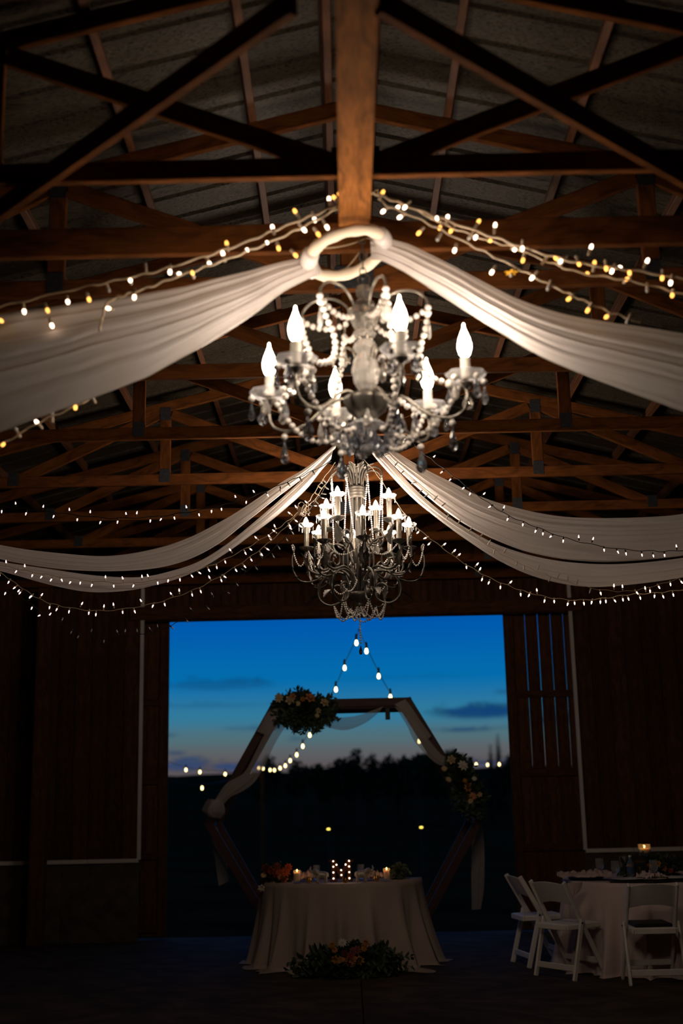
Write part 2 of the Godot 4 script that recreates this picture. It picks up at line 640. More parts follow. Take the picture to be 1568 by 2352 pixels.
func build_roof() -> void:
	# truss centre lines run 0.25 to 1; sheets lie on purlins that lie on the trusses
	var o := struct("ceiling")
	var slope := 0.25
	var line := func(x: float, up: float) -> float: return CHORD + 1.04 - slope * absf(x) + up
	var lean := atan(slope)
	for s in [-1, 1]:
		for x in [0.12, 0.52, 1.15, 1.8, 2.45, 3.1, 3.75, 4.3]:
			for k in 4:
				var p := part(o, "purlin", box_mesh(Vector3(5.09, 0.088, 0.04)), M.purlin)
				p.transform = Transform3D(Basis(Vector3(0, 0, 1), Vector3(-s * -sin(lean), cos(lean), 0), Vector3(-cos(lean), -s * -sin(lean), 0)), Vector3(s * x, line.call(x, 0.092), 3.4 - 5.1 * k))
		for k in 20:
			var z0 := 6.0 - 1.03 * k
			var prof := []
			for r in 4:
				var z := z0 - r * 0.2575
				prof.append_array([[z, 0.0], [z - 0.10, 0.0], [z - 0.112, 0.018], [z - 0.134, 0.018], [z - 0.146, 0.0], [z - 0.2575, 0.0]])
			var rows := []
			for q in [[0.0, 0.0], [4.75, 0.0], [4.75, 0.006], [0.0, 0.006]]:
				var row := PackedVector3Array()
				for c in prof:
					row.append(Vector3(s * q[0], line.call(q[0], 0.141 + c[1] + q[1] + 0.002 * (k % 2)), c[0]))
				rows.append(row)
			var g := Geo.new()
			g.grid([rows[0], rows[1]], false, false)
			g.grid([rows[3], rows[2]], false, false)
			part(o, "roof_sheet", g.flat().mesh(), M.roof)
	# screws, dirt and the ridge cap above keep the sky out
	var cap := Geo.new()
	cap.box(Vector3(0.5, 0.01, 20.6), Transform3D(Basis(Vector3.BACK, lean), Vector3(-0.22, CHORD + 1.04 + 0.14, -4.3)), 0.001)
	cap.box(Vector3(0.5, 0.01, 20.6), Transform3D(Basis(Vector3.BACK, -lean), Vector3(0.22, CHORD + 1.04 + 0.14, -4.3)), 0.001)
	part(o, "ridge_cap", cap.mesh(), M.roof)


func build_trusses() -> void:
	var group := "roof trusses"
	var labels := ["brown roof truss where the diagonal braces meet the centre plank", "brown roof truss just before the deep cross beam", "brown roof truss just behind the deep cross beam", "brown roof truss midway between the two chandeliers", "brown roof truss that the far swags hang from", "brightly lit orange roof truss just behind the scroll-arm chandelier",
		"second roof truss behind the scroll-arm chandelier", "third roof truss behind the scroll-arm chandelier", "dim roof truss above the hexagon arch", "last dim roof truss, against the door wall"]
	var k := 0
	for d in [3.4, 4.61, 5.78, 7.05, 8.32, 9.6, 10.85, 12.05, 13.25, 14.3]:
		var t := thing("roof_truss", labels[k], "truss", Vector3(0, CHORD, -d), 0, group)
		var w: Material = M.wood[1 + k % 3]
		k += 1
		board(t, "bottom_chord", Vector3(-4.2, 0.045, 0), Vector3(4.2, 0.045, 0), 0.09, 0.038, w)
		for s in [-1, 1]:
			board(t, "top_chord", Vector3(s * 4.2, -0.01, 0), Vector3(s * 0.0, 1.04, 0), 0.09, 0.038, M.wood[1 + (k + 1) % 3])
			board(t, "web", Vector3(s * 1.52, 0.05, -0.002), Vector3(s * 1.52, 0.66, -0.002), 0.089, 0.034, w)
			board(t, "web", Vector3(s * 1.47, 0.6, 0.001), Vector3(s * 0.06, 0.05, 0.001), 0.089, 0.034, M.wood[1 + (k + 2) % 3])
			board(t, "web", Vector3(s * 1.57, 0.6, 0.001), Vector3(s * 2.75, 0.05, 0.001), 0.089, 0.034, w)
			for p in [Vector3(s * 1.52, 0.6, 0.0205), Vector3(s * 1.52, 0.075, 0.0205), Vector3(s * 2.75, 0.07, 0.0205)]:
				part(t, "nail_plate", box_mesh(Vector3(0.085, 0.11, 0.002), 0.0), M.plate, moved(p))
		board(t, "king_post", Vector3(-0.02, 0.05, -0.004), Vector3(-0.02, 1.0, -0.004), 0.089, 0.034, w)
		part(t, "nail_plate", box_mesh(Vector3(0.2, 0.12, 0.002), 0.0), M.plate, moved(Vector3(0, 0.07, 0.0205)))
	var b := thing("cross_beam", "deep brown cross beam above the crystal chandelier", "beam", Vector3(0, CHORD - 0.06, -5.19))
	board(b, "plank", Vector3(-4.2, 0.07, 0), Vector3(4.2, 0.07, 0), 0.14, 0.04, M.wood[1])
	# bracing nailed flat and on edge under the chords
	var c := thing("centre_brace", "wide plank along the barn under the trusses, chandelier light painted into its wood", "plank", Vector3(0.0, CHORD - 0.02, 0))
	board(c, "plank", Vector3(-0.005, 0, -0.6), Vector3(-0.005, 0, -4.98), 0.14, 0.036, M.wood[0], Vector3.UP)  # lamplight on the underside is put into this lighter wood colour
	for s in [-1, 1]:
		var p := thing("diagonal_brace", "long brown diagonal brace slanting out above the " + ("dangling light cable" if s < 0 else "three-cable bunch of lights"), "brace", Vector3(0, CHORD - 0.05, 0), 0, "diagonal braces under the trusses")
		var a := at(640 if s < 0 else 900, 30 if s < 0 else 0, 3.5)
		var e := at(0 if s < 0 else 1568, 478 if s < 0 else 424, 4.82 if s < 0 else 4.65)
		a.y = 0.045
		e.y = 0.045
		var run := e - a
		board(p, "plank", a - run * 0.04, e + run * 0.2, 0.09, 0.038, M.wood[2], Vector3(run.z, 0, -run.x) * s)


# ---------------------------------------------------------------- chandeliers
func pear(length: float, r: float, segs := 8) -> ArrayMesh:   # hangs down from its origin
	var prof := [[0.0, 0.0], [0.18, -0.08], [0.35, -0.25], [0.75, -0.5], [1.0, -0.72], [0.8, -0.9], [0.3, -1.0], [0.0, -1.0]]
	for q in prof:
		q[0] *= r
		q[1] *= length
	return Geo.new().lathe(prof, segs, Transform3D(Basis.from_scale(Vector3(1, 1, 0.6)))).flat().mesh()


func cut(prof: Array) -> Array:   # facets across a turned profile
	var out := []
	for k in prof.size() - 1:
		for j in 3:
			var t := j / 3.0
			out.append([lerpf(prof[k][0], prof[k + 1][0], t) * (1.0 + 0.07 * (j % 2)), lerpf(prof[k][1], prof[k + 1][1], t)])
	out.append(prof[-1])
	return out


func strand(parent: Node3D, path: PackedVector3Array, r: float, single: Mesh) -> void:
	# a string of beads; each bead a piece of its own when a bead mesh is given
	var length := 0.0
	var g := Geo.new()
	var o: Node3D = hold(parent, "bead_strand") if single else null
	var step := r * 2.3
	var left := 0.0
	for k in path.size() - 1:
		var seg := path[k].distance_to(path[k + 1])
		while left <= seg:
			var p := path[k].lerp(path[k + 1], left / seg)
			if single:
				part(o, "bead", single, M.bead, moved(p))
			else:
				g.ball(p, Vector3.ONE * r, 6, 4)
			left += step
		left -= seg
		length += seg
	if not single:
		part(parent, "bead_strand", g.mesh(), M.bead)


func link_mesh(r: float, long: float, wire: float) -> ArrayMesh:
	var p := PackedVector3Array()
	for k in 17:
		var a := TAU * k / 16
		p.append(Vector3(r * cos(a), r * sin(a) + (long if sin(a) >= -0.001 else -long) * (1.0 if absf(cos(a)) < 0.999 else 0.0), 0))
	return Geo.new().tube(p, wire, 6, false).mesh()


func crystal_chandelier() -> void:
	var d := 5.05
	var c := at(838, 800, d)
	c.y = eye.y + 2.25
	var o := thing("crystal_chandelier", "cut crystal chandelier with six flame bulbs and bead chains", "chandelier", c)
	var link := link_mesh(0.014, 0.012, 0.003)
	for k in 8:
		part(o, "chain_link", link, M.antique, Transform3D(Basis(Vector3.UP, PI / 2 * (k % 2)), Vector3(0, 0.02 + 0.042 * k, 0)))
	var hook := PackedVector3Array()
	for k in 15:
		var a := lerpf(-PI / 2, PI * 1.25, k / 14.0)
		hook.append(Vector3(0.026 * cos(a) + 0.004, -0.012 + 0.03 * sin(a), 0))
	part(o, "hook", Geo.new().tube(hook, 0.0045, 8).mesh(), M.antique)
	part(o, "stem_rod", Geo.new().tube(PackedVector3Array([Vector3(0, -0.04, 0), Vector3(0, -0.66, 0)]), 0.008, 8).mesh(), M.silver)
	part(o, "crown_bell", Geo.new().lathe([[0.012, -0.035], [0.03, -0.045], [0.038, -0.075], [0.026, -0.105], [0.04, -0.12], [0.05, -0.13], [0.02, -0.135], [0.012, -0.13]], 12, Transform3D(), 0.05, 6).flat().mesh(), M.cut_glass)
	part(o, "upper_vase", Geo.new().lathe(cut([[0.014, -0.14], [0.062, -0.15], [0.07, -0.18], [0.052, -0.22], [0.036, -0.25], [0.05, -0.27], [0.03, -0.285], [0.012, -0.285]]), 18, Transform3D(), 0.09, 9).flat().mesh(), M.cut_glass)
	part(o, "middle_vase", Geo.new().lathe(cut([[0.014, -0.29], [0.034, -0.3], [0.05, -0.335], [0.03, -0.36], [0.042, -0.38], [0.056, -0.43], [0.05, -0.49], [0.03, -0.53], [0.012, -0.535]]), 18, Transform3D(), 0.09, 9).flat().mesh(), M.cut_glass)
	part(o, "canopy_bowl", Geo.new().lathe([[0.012, -0.54], [0.06, -0.545], [0.095, -0.56], [0.1, -0.58], [0.085, -0.62], [0.05, -0.65], [0.02, -0.66], [0.0, -0.66]], 24).mesh(), M.antique)
	part(o, "bottom_dish", Geo.new().lathe([[0.01, -0.665], [0.04, -0.67], [0.075, -0.69], [0.08, -0.685], [0.03, -0.663], [0.01, -0.66]], 18, Transform3D(), 0.06, 9).mesh(), M.pane)
	var bead := Geo.new().ball(Vector3.ZERO, Vector3.ONE * 0.0135, 8, 6).mesh()
	var small_bead := Geo.new().ball(Vector3.ZERO, Vector3.ONE * 0.015, 8, 5).flat().mesh()
	var drop := pear(0.085, 0.024)
	var big_drop := pear(0.11, 0.03, 10)
	var spear := pear(0.11, 0.015, 6)
	var dish := Geo.new().lathe([[0.012, 0.0], [0.03, -0.004], [0.06, 0.004], [0.082, 0.026], [0.086, 0.036], [0.08, 0.036], [0.058, 0.014], [0.03, 0.008], [0.012, 0.012]], 32, Transform3D(), 0.05, 8).mesh()
	var cup := Geo.new().lathe([[0.008, -0.03], [0.014, -0.02], [0.03, -0.006], [0.032, 0.0], [0.01, 0.004]], 14).mesh()
	var tall := Geo.new().lathe([[0.017, 0.012], [0.021, 0.014], [0.021, 0.105], [0.017, 0.108], [0.0, 0.108]], 16).mesh()
	var flame := Geo.new().lathe([[0.012, 0.108], [0.024, 0.125], [0.031, 0.15], [0.031, 0.17], [0.024, 0.2], [0.014, 0.225], [0.007, 0.245], [0.005, 0.262], [0.0, 0.268]], 18).mesh()
	for k in 6:
		var a := deg_to_rad(18 + 60 * k)
		var turn := Transform3D(Basis(Vector3.UP, a), Vector3.ZERO)
		var path := []
		for q in [[0.06, -0.6], [0.1, -0.56], [0.17, -0.58], [0.26, -0.655], [0.35, -0.685], [0.42, -0.66], [0.44, -0.6], [0.436, -0.555]]:
			path.append(Vector3(0, q[1], q[0]))
		part(o, "arm", Geo.new().tube(smooth_path(path, 26), 0.0075, 8).mesh(), M.silver, turn)
		path = []
		for q in [[0.03, -0.3], [0.045, -0.21], [0.085, -0.125], [0.15, -0.085], [0.225, -0.09], [0.272, -0.125], [0.284, -0.165]]:
			path.append(Vector3(0, q[1], q[0]))
		part(o, "crook", Geo.new().tube(smooth_path(path, 22), 0.0065, 8).mesh(), M.silver, turn)
		path = []
		for j in 15:
			var b := j * 0.42
			var r := 0.045 - j * 0.0022
			path.append(Vector3(0, -0.40 + r * sin(b), 0.115 - r * cos(b)))
		part(o, "scroll", Geo.new().tube(smooth_path(path, 24), 0.005, 6).mesh(), M.silver, turn)
		var seat := turn * Vector3(0, -0.53, 0.436)
		part(o, "candle_cup", cup, M.silver, moved(seat + Vector3(0, -0.004, 0)))
		part(o, "drip_dish", dish, M.pane, moved(seat))
		part(o, "candle_sleeve", tall, M.sleeve, moved(seat))
		part(o, "bulb", flame, M.bulb, moved(seat))
		lamp(o, seat + Vector3(0, 0.17, 0), 0.18, Color(1, 0.915, 0.84), 0.03)
		var tip := turn * Vector3(0, -0.175, 0.285)
		part(o, "bead", small_bead, M.bead, moved(tip + Vector3(0, 0.0, 0)))
		part(o, "bead", small_bead, M.bead, moved(tip + Vector3(0, -0.024, 0)))
		part(o, "crystal_drop", spear if k % 2 else big_drop, M.crystal, Transform3D(Basis(Vector3.UP, a), tip - Vector3(0, 0.036, 0)))
		strand(o, sag(tip, turn * Vector3(0, -0.2, 0.06), 0.04), 0.0135, bead)
		strand(o, smooth_path([tip, polar(0.27, -0.26, a + 0.06), polar(0.24, -0.37, a + 0.16), polar(0.28, -0.47, a + 0.2), polar(0.36, -0.51, a + 0.16)], 30), 0.0135, bead)
		strand(o, sag(polar(0.4, -0.56, a), polar(0.1, -0.72, a + 0.3), 0.1), 0.0135, bead)
		for j in 5:
			var b := TAU * (j + 0.3) / 5 + a
			var p := seat + Vector3(sin(b) * 0.08, 0.02, cos(b) * 0.08)
			part(o, "bead", small_bead, M.bead, moved(p - Vector3(0, 0.02, 0)))
			part(o, "crystal_drop", drop, M.crystal if j % 2 else M.smoke_crystal, Transform3D(Basis(Vector3.UP, b), p - Vector3(0, 0.034, 0)))
		part(o, "bead", small_bead, M.bead, moved(turn * Vector3(0, -0.71, 0.37)))
		part(o, "crystal_drop", big_drop, M.smoke_crystal, Transform3D(Basis(Vector3.UP, a), turn * Vector3(0, -0.722, 0.37)))
		for j in 2:
			var b := a + j * 0.52
			part(o, "crystal_drop", drop if j else big_drop, M.smoke_crystal, Transform3D(Basis(Vector3.UP, b), polar(0.08 + 0.05 * j, -0.71 + 0.02 * j, b)))
			part(o, "crystal_drop", drop, M.crystal, Transform3D(Basis(Vector3.UP, b), polar(0.2 - 0.03 * j, -0.665, b + 0.2)))
	part(o, "finial_ball", Geo.new().ball(Vector3(0, -0.8, 0), Vector3.ONE * 0.026, 10, 8).flat().mesh(), M.crystal)
	part(o, "crystal_drop", big_drop, M.smoke_crystal, moved(Vector3(0, -0.7, 0)))


func acanthus(length: float, wide: float) -> ArrayMesh:   # grows along +y, curls towards +z
	var rows := []
	var lobes := 12
	for k in lobes + 1:
		var t := float(k) / lobes
		var w := wide * sin(PI * pow(t, 0.7) * 0.97 + 0.08) * (0.72 + 0.28 * absf(sin(t * PI * 4.0)))
		var row := PackedVector3Array()
		for j in range(-3, 4):
			var u := j / 3.0
			row.append(Vector3(u * w, t * length * (1 - 0.12 * t), 0.3 * length * t * t - absf(u) * w * 0.35 + 0.06 * wide * cos(u * 9.0)))
		rows.append(row)
	return Geo.new().grid(rows, false, false).mesh()


func scroll_chandelier() -> void:
	var d := 8.75
	var c := at(821, 1200, d)
	c.y = eye.y + 2.43
	var o := thing("scroll_chandelier", "large silver scroll-arm chandelier with twelve candle lights", "chandelier", c)
	var link := link_mesh(0.013, 0.011, 0.003)
	for k in 4:
		part(o, "chain_link", link, M.antique, Transform3D(Basis(Vector3.UP, PI / 2 * (k % 2)), Vector3(0, 0.0 + 0.038 * k, 0)))
	part(o, "top_finial", Geo.new().lathe([[0.0, -0.015], [0.02, -0.02], [0.03, -0.05], [0.055, -0.08], [0.05, -0.12], [0.03, -0.14]], 18).mesh(), M.antique)
	part(o, "collar", Geo.new().lathe([[0.05, -0.2], [0.06, -0.2], [0.06, -0.212], [0.056, -0.216], [0.06, -0.222], [0.06, -0.234], [0.056, -0.238], [0.06, -0.244], [0.06, -0.256], [0.056, -0.26], [0.06, -0.266], [0.06, -0.285], [0.05, -0.29]], 24).mesh(), M.antique)
	for k in 8:
		var a := TAU * k / 8
		var path := []
		for q in [[0.075, -0.07], [0.05, -0.14], [0.044, -0.24], [0.044, -0.4], [0.05, -0.52], [0.075, -0.62], [0.11, -0.72], [0.1, -0.84], [0.05, -0.96]]:
			path.append(polar(q[0], q[1], a))
		part(o, "stem_tube", Geo.new().tube(smooth_path(path, 24), 0.0085, 6).mesh(), M.antique)
	part(o, "core_tube", Geo.new().tube(PackedVector3Array([Vector3(0, -0.1, 0), Vector3(0, -1.0, 0)]), 0.02, 10).mesh(), M.antique)
	var ribbed := Geo.new().lathe([[0.0, -0.985], [0.06, -0.985], [0.085, -0.995], [0.08, -1.02], [0.05, -1.05], [0.02, -1.06], [0.03, -1.075], [0.028, -1.09], [0.01, -1.1], [0.0, -1.1]], 36, Transform3D(), 0.05, 18)
	part(o, "finial_bowl", ribbed.mesh(), M.antique)
	var leafy := acanthus(0.17, 0.045)
	var small_leaf := acanthus(0.13, 0.036)
	var drop := pear(0.05, 0.0085, 6)
	var tiny := pear(0.045, 0.006, 6)
	for k in 8:   # crown of leaves with hooks
		var a := TAU * (k + 0.5) / 8
		part(o, "crown_leaf", small_leaf, M.antique, Transform3D(Basis(Vector3.UP, a) * Basis(Vector3.RIGHT, 0.55), polar(0.05, -0.11, a)))
		var path := []
		for q in [[0.045, -0.18], [0.07, -0.09], [0.13, -0.06], [0.185, -0.08], [0.205, -0.13], [0.19, -0.155]]:
			path.append(polar(q[0], q[1], a))
		part(o, "crown_hook", Geo.new().tube(smooth_path(path, 16), 0.006, 6).mesh(), M.antique)
		part(o, "crystal_drop", drop, M.crystal, Transform3D(Basis(Vector3.UP, a), polar(0.205, -0.15, a)))
		strand(o, sag(polar(0.2, -0.14, a), polar(0.18, -0.63, a + 0.25), 0.03), 0.0068, null)
	var sleeve := Geo.new().lathe([[0.018, 0.0], [0.02, 0.004], [0.02, 0.15], [0.017, 0.154], [0.0, 0.154]], 14).mesh()
	var pan := Geo.new().lathe([[0.0, -0.03], [0.014, -0.028], [0.03, -0.02], [0.05, -0.006], [0.054, 0.002], [0.048, 0.002], [0.026, -0.004], [0.0, -0.004]], 18).mesh()
	var cup := Geo.new().lathe([[0.018, 0.15], [0.036, 0.152], [0.05, 0.164], [0.055, 0.178], [0.05, 0.178], [0.036, 0.164], [0.018, 0.158]], 24, Transform3D(), 0.06, 8).mesh()
	var flame := Geo.new().lathe([[0.011, 0.152], [0.02, 0.165], [0.022, 0.185], [0.016, 0.205], [0.008, 0.222], [0.0, 0.232]], 14).mesh()
	for tier in 2:
		var n := 8 if tier == 0 else 4
		var r := 0.38 if tier == 0 else 0.27
		var y := -0.655 if tier == 0 else -0.475
		for k in n:
			var a := deg_to_rad(5 + 45 * k) if tier == 0 else deg_to_rad(-32 + 90 * k)
			var turn := Transform3D(Basis(Vector3.UP, a), Vector3.ZERO)
			var path := []
			for q in ([[0.03, -0.98], [0.07, -0.87], [0.16, -0.815], [0.28, -0.85], [0.36, -0.82], [0.392, -0.74], [0.38, -0.68]] if tier == 0 else [[0.045, -0.78], [0.09, -0.66], [0.17, -0.61], [0.24, -0.6], [0.275, -0.55], [0.27, -0.5]]):
				path.append(Vector3(0, q[1], q[0]))
			var arm := part(o, "arm", Geo.new().tube(smooth_path(path, 24), 0.0095, 7).mesh(), M.antique, turn)
			path = []
			for j in 20:
				var b := -1.2 + j * 0.42
				var rr := 0.075 - j * 0.0028
				path.append(Vector3(0, (y - 0.13) + rr * sin(b), (r - 0.12) + rr * cos(b)))
			part(arm, "scroll", Geo.new().tube(smooth_path(path, 40), 0.0075, 6).mesh(), M.antique)
			part(arm, "leaf", leafy, M.antique, Transform3D(Basis(Vector3.RIGHT, -0.1), Vector3(0, y - 0.19, r + 0.006)))
			part(arm, "clip", Geo.new().lathe([[0.014, -0.012], [0.017, 0.0], [0.014, 0.012]], 8, upright(Vector3(0, path[0].y - 0.02, r - 0.07), Vector3(0, 0.2, 1))).mesh(), M.antique)
			if tier == 0:
				path = []
				for q in [[0.26, -0.86], [0.34, -0.905], [0.425, -0.9], [0.475, -0.83], [0.485, -0.74], [0.468, -0.66], [0.485, -0.632]]:
					path.append(Vector3(0, q[1], q[0]))
				part(arm, "outer_scroll", Geo.new().tube(smooth_path(path, 24), 0.007, 6).mesh(), M.antique)
				for q in [[0.47, -0.84, 0.3], [0.482, -0.72, -0.1], [0.42, -0.89, 1.1]]:
					part(arm, "leaf", small_leaf, M.antique, Transform3D(Basis(Vector3.RIGHT, q[2]).scaled(Vector3.ONE * 0.6), Vector3(0, q[1], q[0])))
				strand(o, sag(turn * Vector3(0, -0.64, 0.485), turn * Vector3(0, -0.665, 0.37), 0.14), 0.0068, null)
				strand(o, sag(polar(0.37, -0.67, a), polar(0.37, -0.67, a + deg_to_rad(45)), 0.1), 0.0068, null)
			var seat := turn * Vector3(0, y, r)
			part(o, "drip_pan", pan, M.antique, moved(seat))
			part(o, "candle_sleeve", sleeve, M.silver, moved(seat))
			part(o, "crystal_cup", cup, M.pane, moved(seat))
			part(o, "bulb", flame, M.candle_bulb, moved(seat))
			lamp(o, seat + Vector3(0, 0.19, 0), 0.2, Color(1, 0.915, 0.84), 0.02)
			for j in 6:
				var b := TAU * j / 6 + a
				part(o, "crystal_drop", tiny, M.crystal, Transform3D(Basis(Vector3.UP, b), seat + Vector3(sin(b) * 0.052, 0.165, cos(b) * 0.052)))
	for k in 6:   # the lower ring of loops
		var a := deg_to_rad(20 + 60 * k)
		var turn := Transform3D(Basis(Vector3.UP, a), Vector3.ZERO)
		var path := []
		for q in [[0.045, -0.98], [0.07, -0.88], [0.15, -0.835], [0.24, -0.86], [0.3, -0.94], [0.29, -1.03], [0.22, -1.075], [0.14, -1.05], [0.115, -0.98], [0.15, -0.93], [0.2, -0.95], [0.205, -0.99]]:
			path.append(Vector3(0, q[1], q[0]))
		var loop := part(o, "lower_loop", Geo.new().tube(smooth_path(path, 44), 0.0085, 6).mesh(), M.antique, turn)
		part(loop, "leaf", leafy, M.antique, Transform3D(Basis(Vector3.RIGHT, 2.7).scaled(Vector3.ONE * 0.85), Vector3(0, -0.88, 0.27)))
		part(loop, "leaf", small_leaf, M.antique, Transform3D(Basis(Vector3.RIGHT, 1.9), Vector3(0, -1.0, 0.3)))
		strand(o, sag(polar(0.19, -1.07, a), polar(0.19, -1.07, a + PI / 3), 0.11), 0.0075, null)
		strand(o, sag(polar(0.19, -1.07, a), Vector3(0, -1.09, 0) + polar(0.02, 0, a), 0.1), 0.0068, null)
		strand(o, sag(polar(0.2, -0.93, a), polar(0.06, -0.9, a + 0.5), 0.08), 0.0068, null)
	strand(o, PackedVector3Array([Vector3(0, -1.1, 0), Vector3(0, -1.37, 0)]), 0.0085, null)
	part(o, "crystal_drop", pear(0.07, 0.014, 8), M.smoke_crystal, moved(Vector3(0, -1.37, 0)))


# ---------------------------------------------------------------- cloth swags and strings of lights
func swag(called: String, label: String, top: Array, low: Array, d: float, ends: Array, folds: float, seed_: int, group: String, m: Material) -> Node3D:
	return solo(called, label, "fabric swag", sheet(top, low, d, ends, folds, seed_), m, Transform3D(), group)


func sheet(top: Array, low: Array, d: float, ends: Array, folds: float, seed_: int, steps := 110, round_ := 0.13) -> ArrayMesh:
	# cloth hung between an upper and a lower edge, gathered into lengthwise folds
	var a := []
	var b := []
	for p in top:
		a.append(at(p[0], p[1], d if p.size() < 3 else p[2]))
	for p in low:
		b.append(at(p[0], p[1], d if p.size() < 3 else p[2]))
	a.append_array(ends[0])
	b.append_array(ends[1])
	var pa := smooth_path(a, steps)
	var pb := smooth_path(b, steps)
	var noise := FastNoiseLite.new()
	noise.seed = seed_
	noise.frequency = 1.0
	var across := 72
	var rows := []
	for k in steps + 1:
		var s := float(k) / steps
		var row := PackedVector3Array()
		var w := pa[k].distance_to(pb[k])
		for j in across + 1:
			var t := float(j) / across
			var drift := noise.get_noise_2d(s * 2.2, t * 1.5) * 0.5
			var ph := TAU * (folds * (t + 0.10 * drift) + 0.35 * noise.get_noise_2d(s * 1.4, 9.0))
			var deep := (0.5 * sin(ph) + 0.3 * sin(ph * 2.3 + 1.0 + drift * 3.0) + 0.07 * sin(ph * 5.1)) * (0.023 * w + 0.002)
			var bulge := round_ * w * sin(PI * t)
			var p := pa[k].lerp(pb[k], t) + Vector3(0, 0.012 * w * sin(ph * 1.7 + 2.0), bulge + deep)
			row.append(p)
		rows.append(row)
	return Geo.new().grid(rows, false, false).mesh()


func build_swags() -> void:
	var wall := func(s: int, d: float, y: float) -> Array: return [Vector3(s * 2.9, y - 0.62, -d), Vector3(s * 3.6, y - 0.3, -d), Vector3(s * 4.15, y, -d)]
	var g := "white fabric swags draped from the ridge"
	swag("fabric_swag", "white chiffon swag tied to the hoop, with a pale cable hanging over it", [[724, 572], [705, 588], [640, 603], [560, 625], [480, 645], [400, 662], [300, 677], [200, 690], [100, 706], [0, 722], [-150, 748]],
		[[728, 632], [712, 640], [650, 672], [585, 722], [500, 778], [410, 828], [310, 878], [205, 920], [100, 958], [0, 995], [-150, 1040]], 5.05, [wall.call(-1, 5.05, 4.0), wall.call(-1, 5.05, 3.55)], 4.2, 3, g, M.chiffon)
	swag("fabric_swag", "white chiffon swag tied to the hoop below three bunched light cables", [[850, 540], [880, 546], [930, 558], [985, 584], [1050, 616], [1120, 654], [1200, 692], [1300, 724], [1400, 742], [1500, 756], [1568, 766], [1700, 780]],
		[[852, 596], [880, 600], [925, 624], [985, 662], [1050, 704], [1120, 748], [1200, 796], [1300, 846], [1400, 886], [1500, 922], [1568, 946], [1700, 985]], 5.05, [wall.call(1, 5.05, 4.0), wall.call(1, 5.05, 3.55)], 4.0, 5, g, M.chiffon)
	swag("fabric_swag", "upper white swag hung beside the scroll-arm chandelier, above a narrower roll", [[775, 1015], [740, 1045], [700, 1076], [640, 1112], [560, 1166], [500, 1202], [430, 1237], [350, 1262], [250, 1277], [150, 1272], [60, 1262], [0, 1252], [-120, 1230]],
		[[770, 1030], [735, 1062], [700, 1094], [640, 1140], [560, 1204], [500, 1250], [430, 1286], [350, 1306], [250, 1312], [150, 1308], [60, 1296], [0, 1284], [-120, 1255]], 8.6, [wall.call(-1, 8.6, 4.0), wall.call(-1, 8.6, 3.85)], 3.2, 7, g, M.chiffon)
	swag("fabric_swag", "narrow lower roll of white swag followed by a lit cable", [[765, 1032], [740, 1058], [700, 1096], [640, 1150], [580, 1202], [520, 1250], [460, 1288], [400, 1310], [320, 1326], [220, 1322], [120, 1308], [0, 1290], [-120, 1268]],
		[[760, 1055], [735, 1085], [700, 1128], [640, 1182], [580, 1227], [520, 1270], [450, 1312], [380, 1338], [300, 1356], [210, 1360], [120, 1345], [0, 1312], [-120, 1285]], 8.55, [wall.call(-1, 8.55, 3.8), wall.call(-1, 8.55, 3.7)], 2.2, 8, g, M.chiffon)
	swag("fabric_swag", "broad white swag crossed by a lit cable on its upper folds", [[850, 995], [880, 1012], [920, 1044], [980, 1080], [1040, 1110], [1100, 1140], [1180, 1166], [1280, 1186], [1400, 1191], [1500, 1188], [1568, 1181], [1700, 1160]],
		[[845, 1008], [870, 1032], [905, 1070], [960, 1122], [1020, 1172], [1080, 1212], [1150, 1246], [1230, 1273], [1330, 1289], [1430, 1291], [1568, 1276], [1700, 1250]], 8.6, [wall.call(1, 8.6, 4.0), wall.call(1, 8.6, 3.75)], 4.6, 9, g, M.chiffon)
	swag("fabric_swag", "lower white swag with an unlit cable along its bottom edge", [[852, 1010], [875, 1040], [910, 1078], [960, 1130], [1020, 1180], [1080, 1218], [1150, 1254], [1250, 1283], [1350, 1295], [1450, 1294], [1568, 1281], [1700, 1258]],
		[[843, 1026], [862, 1052], [892, 1086], [945, 1142], [1008, 1194], [1080, 1246], [1150, 1290], [1230, 1325], [1330, 1346], [1430, 1344], [1568, 1326], [1700, 1300]], 8.55, [wall.call(1, 8.55, 3.8), wall.call(1, 8.55, 3.6)], 2.6, 10, g, M.chiffon)
	# the hoop that the near swags are tied to
	var c := at(795, 582, 5.05)
	var o := thing("fabric_hoop", "cloth-wrapped ring holding the swags above the crystal chandelier", "hoop", c)
	var tilt := Basis(Vector3.BACK, 0.26) * Basis(Vector3.RIGHT, -0.12)
	var ring := PackedVector3Array()
	var thick := []
	for k in 49:
		var a := TAU * k / 48
		ring.append(tilt * Vector3(0.175 * cos(a), 0, 0.175 * sin(a)))
		thick.append(0.026 + 0.0025 * sin(a * 11.0))
	part(o, "ring", Geo.new().tube(ring, thick, 14, false).mesh(), M.hoop)
	for s in [-1, 1]:
		var knot := []
		for k in 9:
			var a := (PI if s < 0 else 0.0) + (k - 4) * 0.13
			knot.append(tilt * Vector3(0.175 * cos(a), 0, 0.175 * sin(a)))
		part(o, "knot", Geo.new().tube(smooth_path(knot, 24), [0.02, 0.034, 0.038, 0.037, 0.04, 0.038, 0.04, 0.038, 0.041, 0.039, 0.042, 0.04, 0.043, 0.04, 0.042, 0.039, 0.041, 0.038, 0.04, 0.038, 0.04, 0.037, 0.038, 0.034, 0.02], 14).mesh(), M.chiffon)
	for a in [0.6, 2.6, 4.6]:
		part(o, "cord", Geo.new().tube(sag(tilt * Vector3(0.175 * cos(a), 0.02, 0.175 * sin(a)), Vector3(0.1, 4.05 - c.y, -0.12), 0.02), 0.003, 5).mesh(), M.cable_clear)


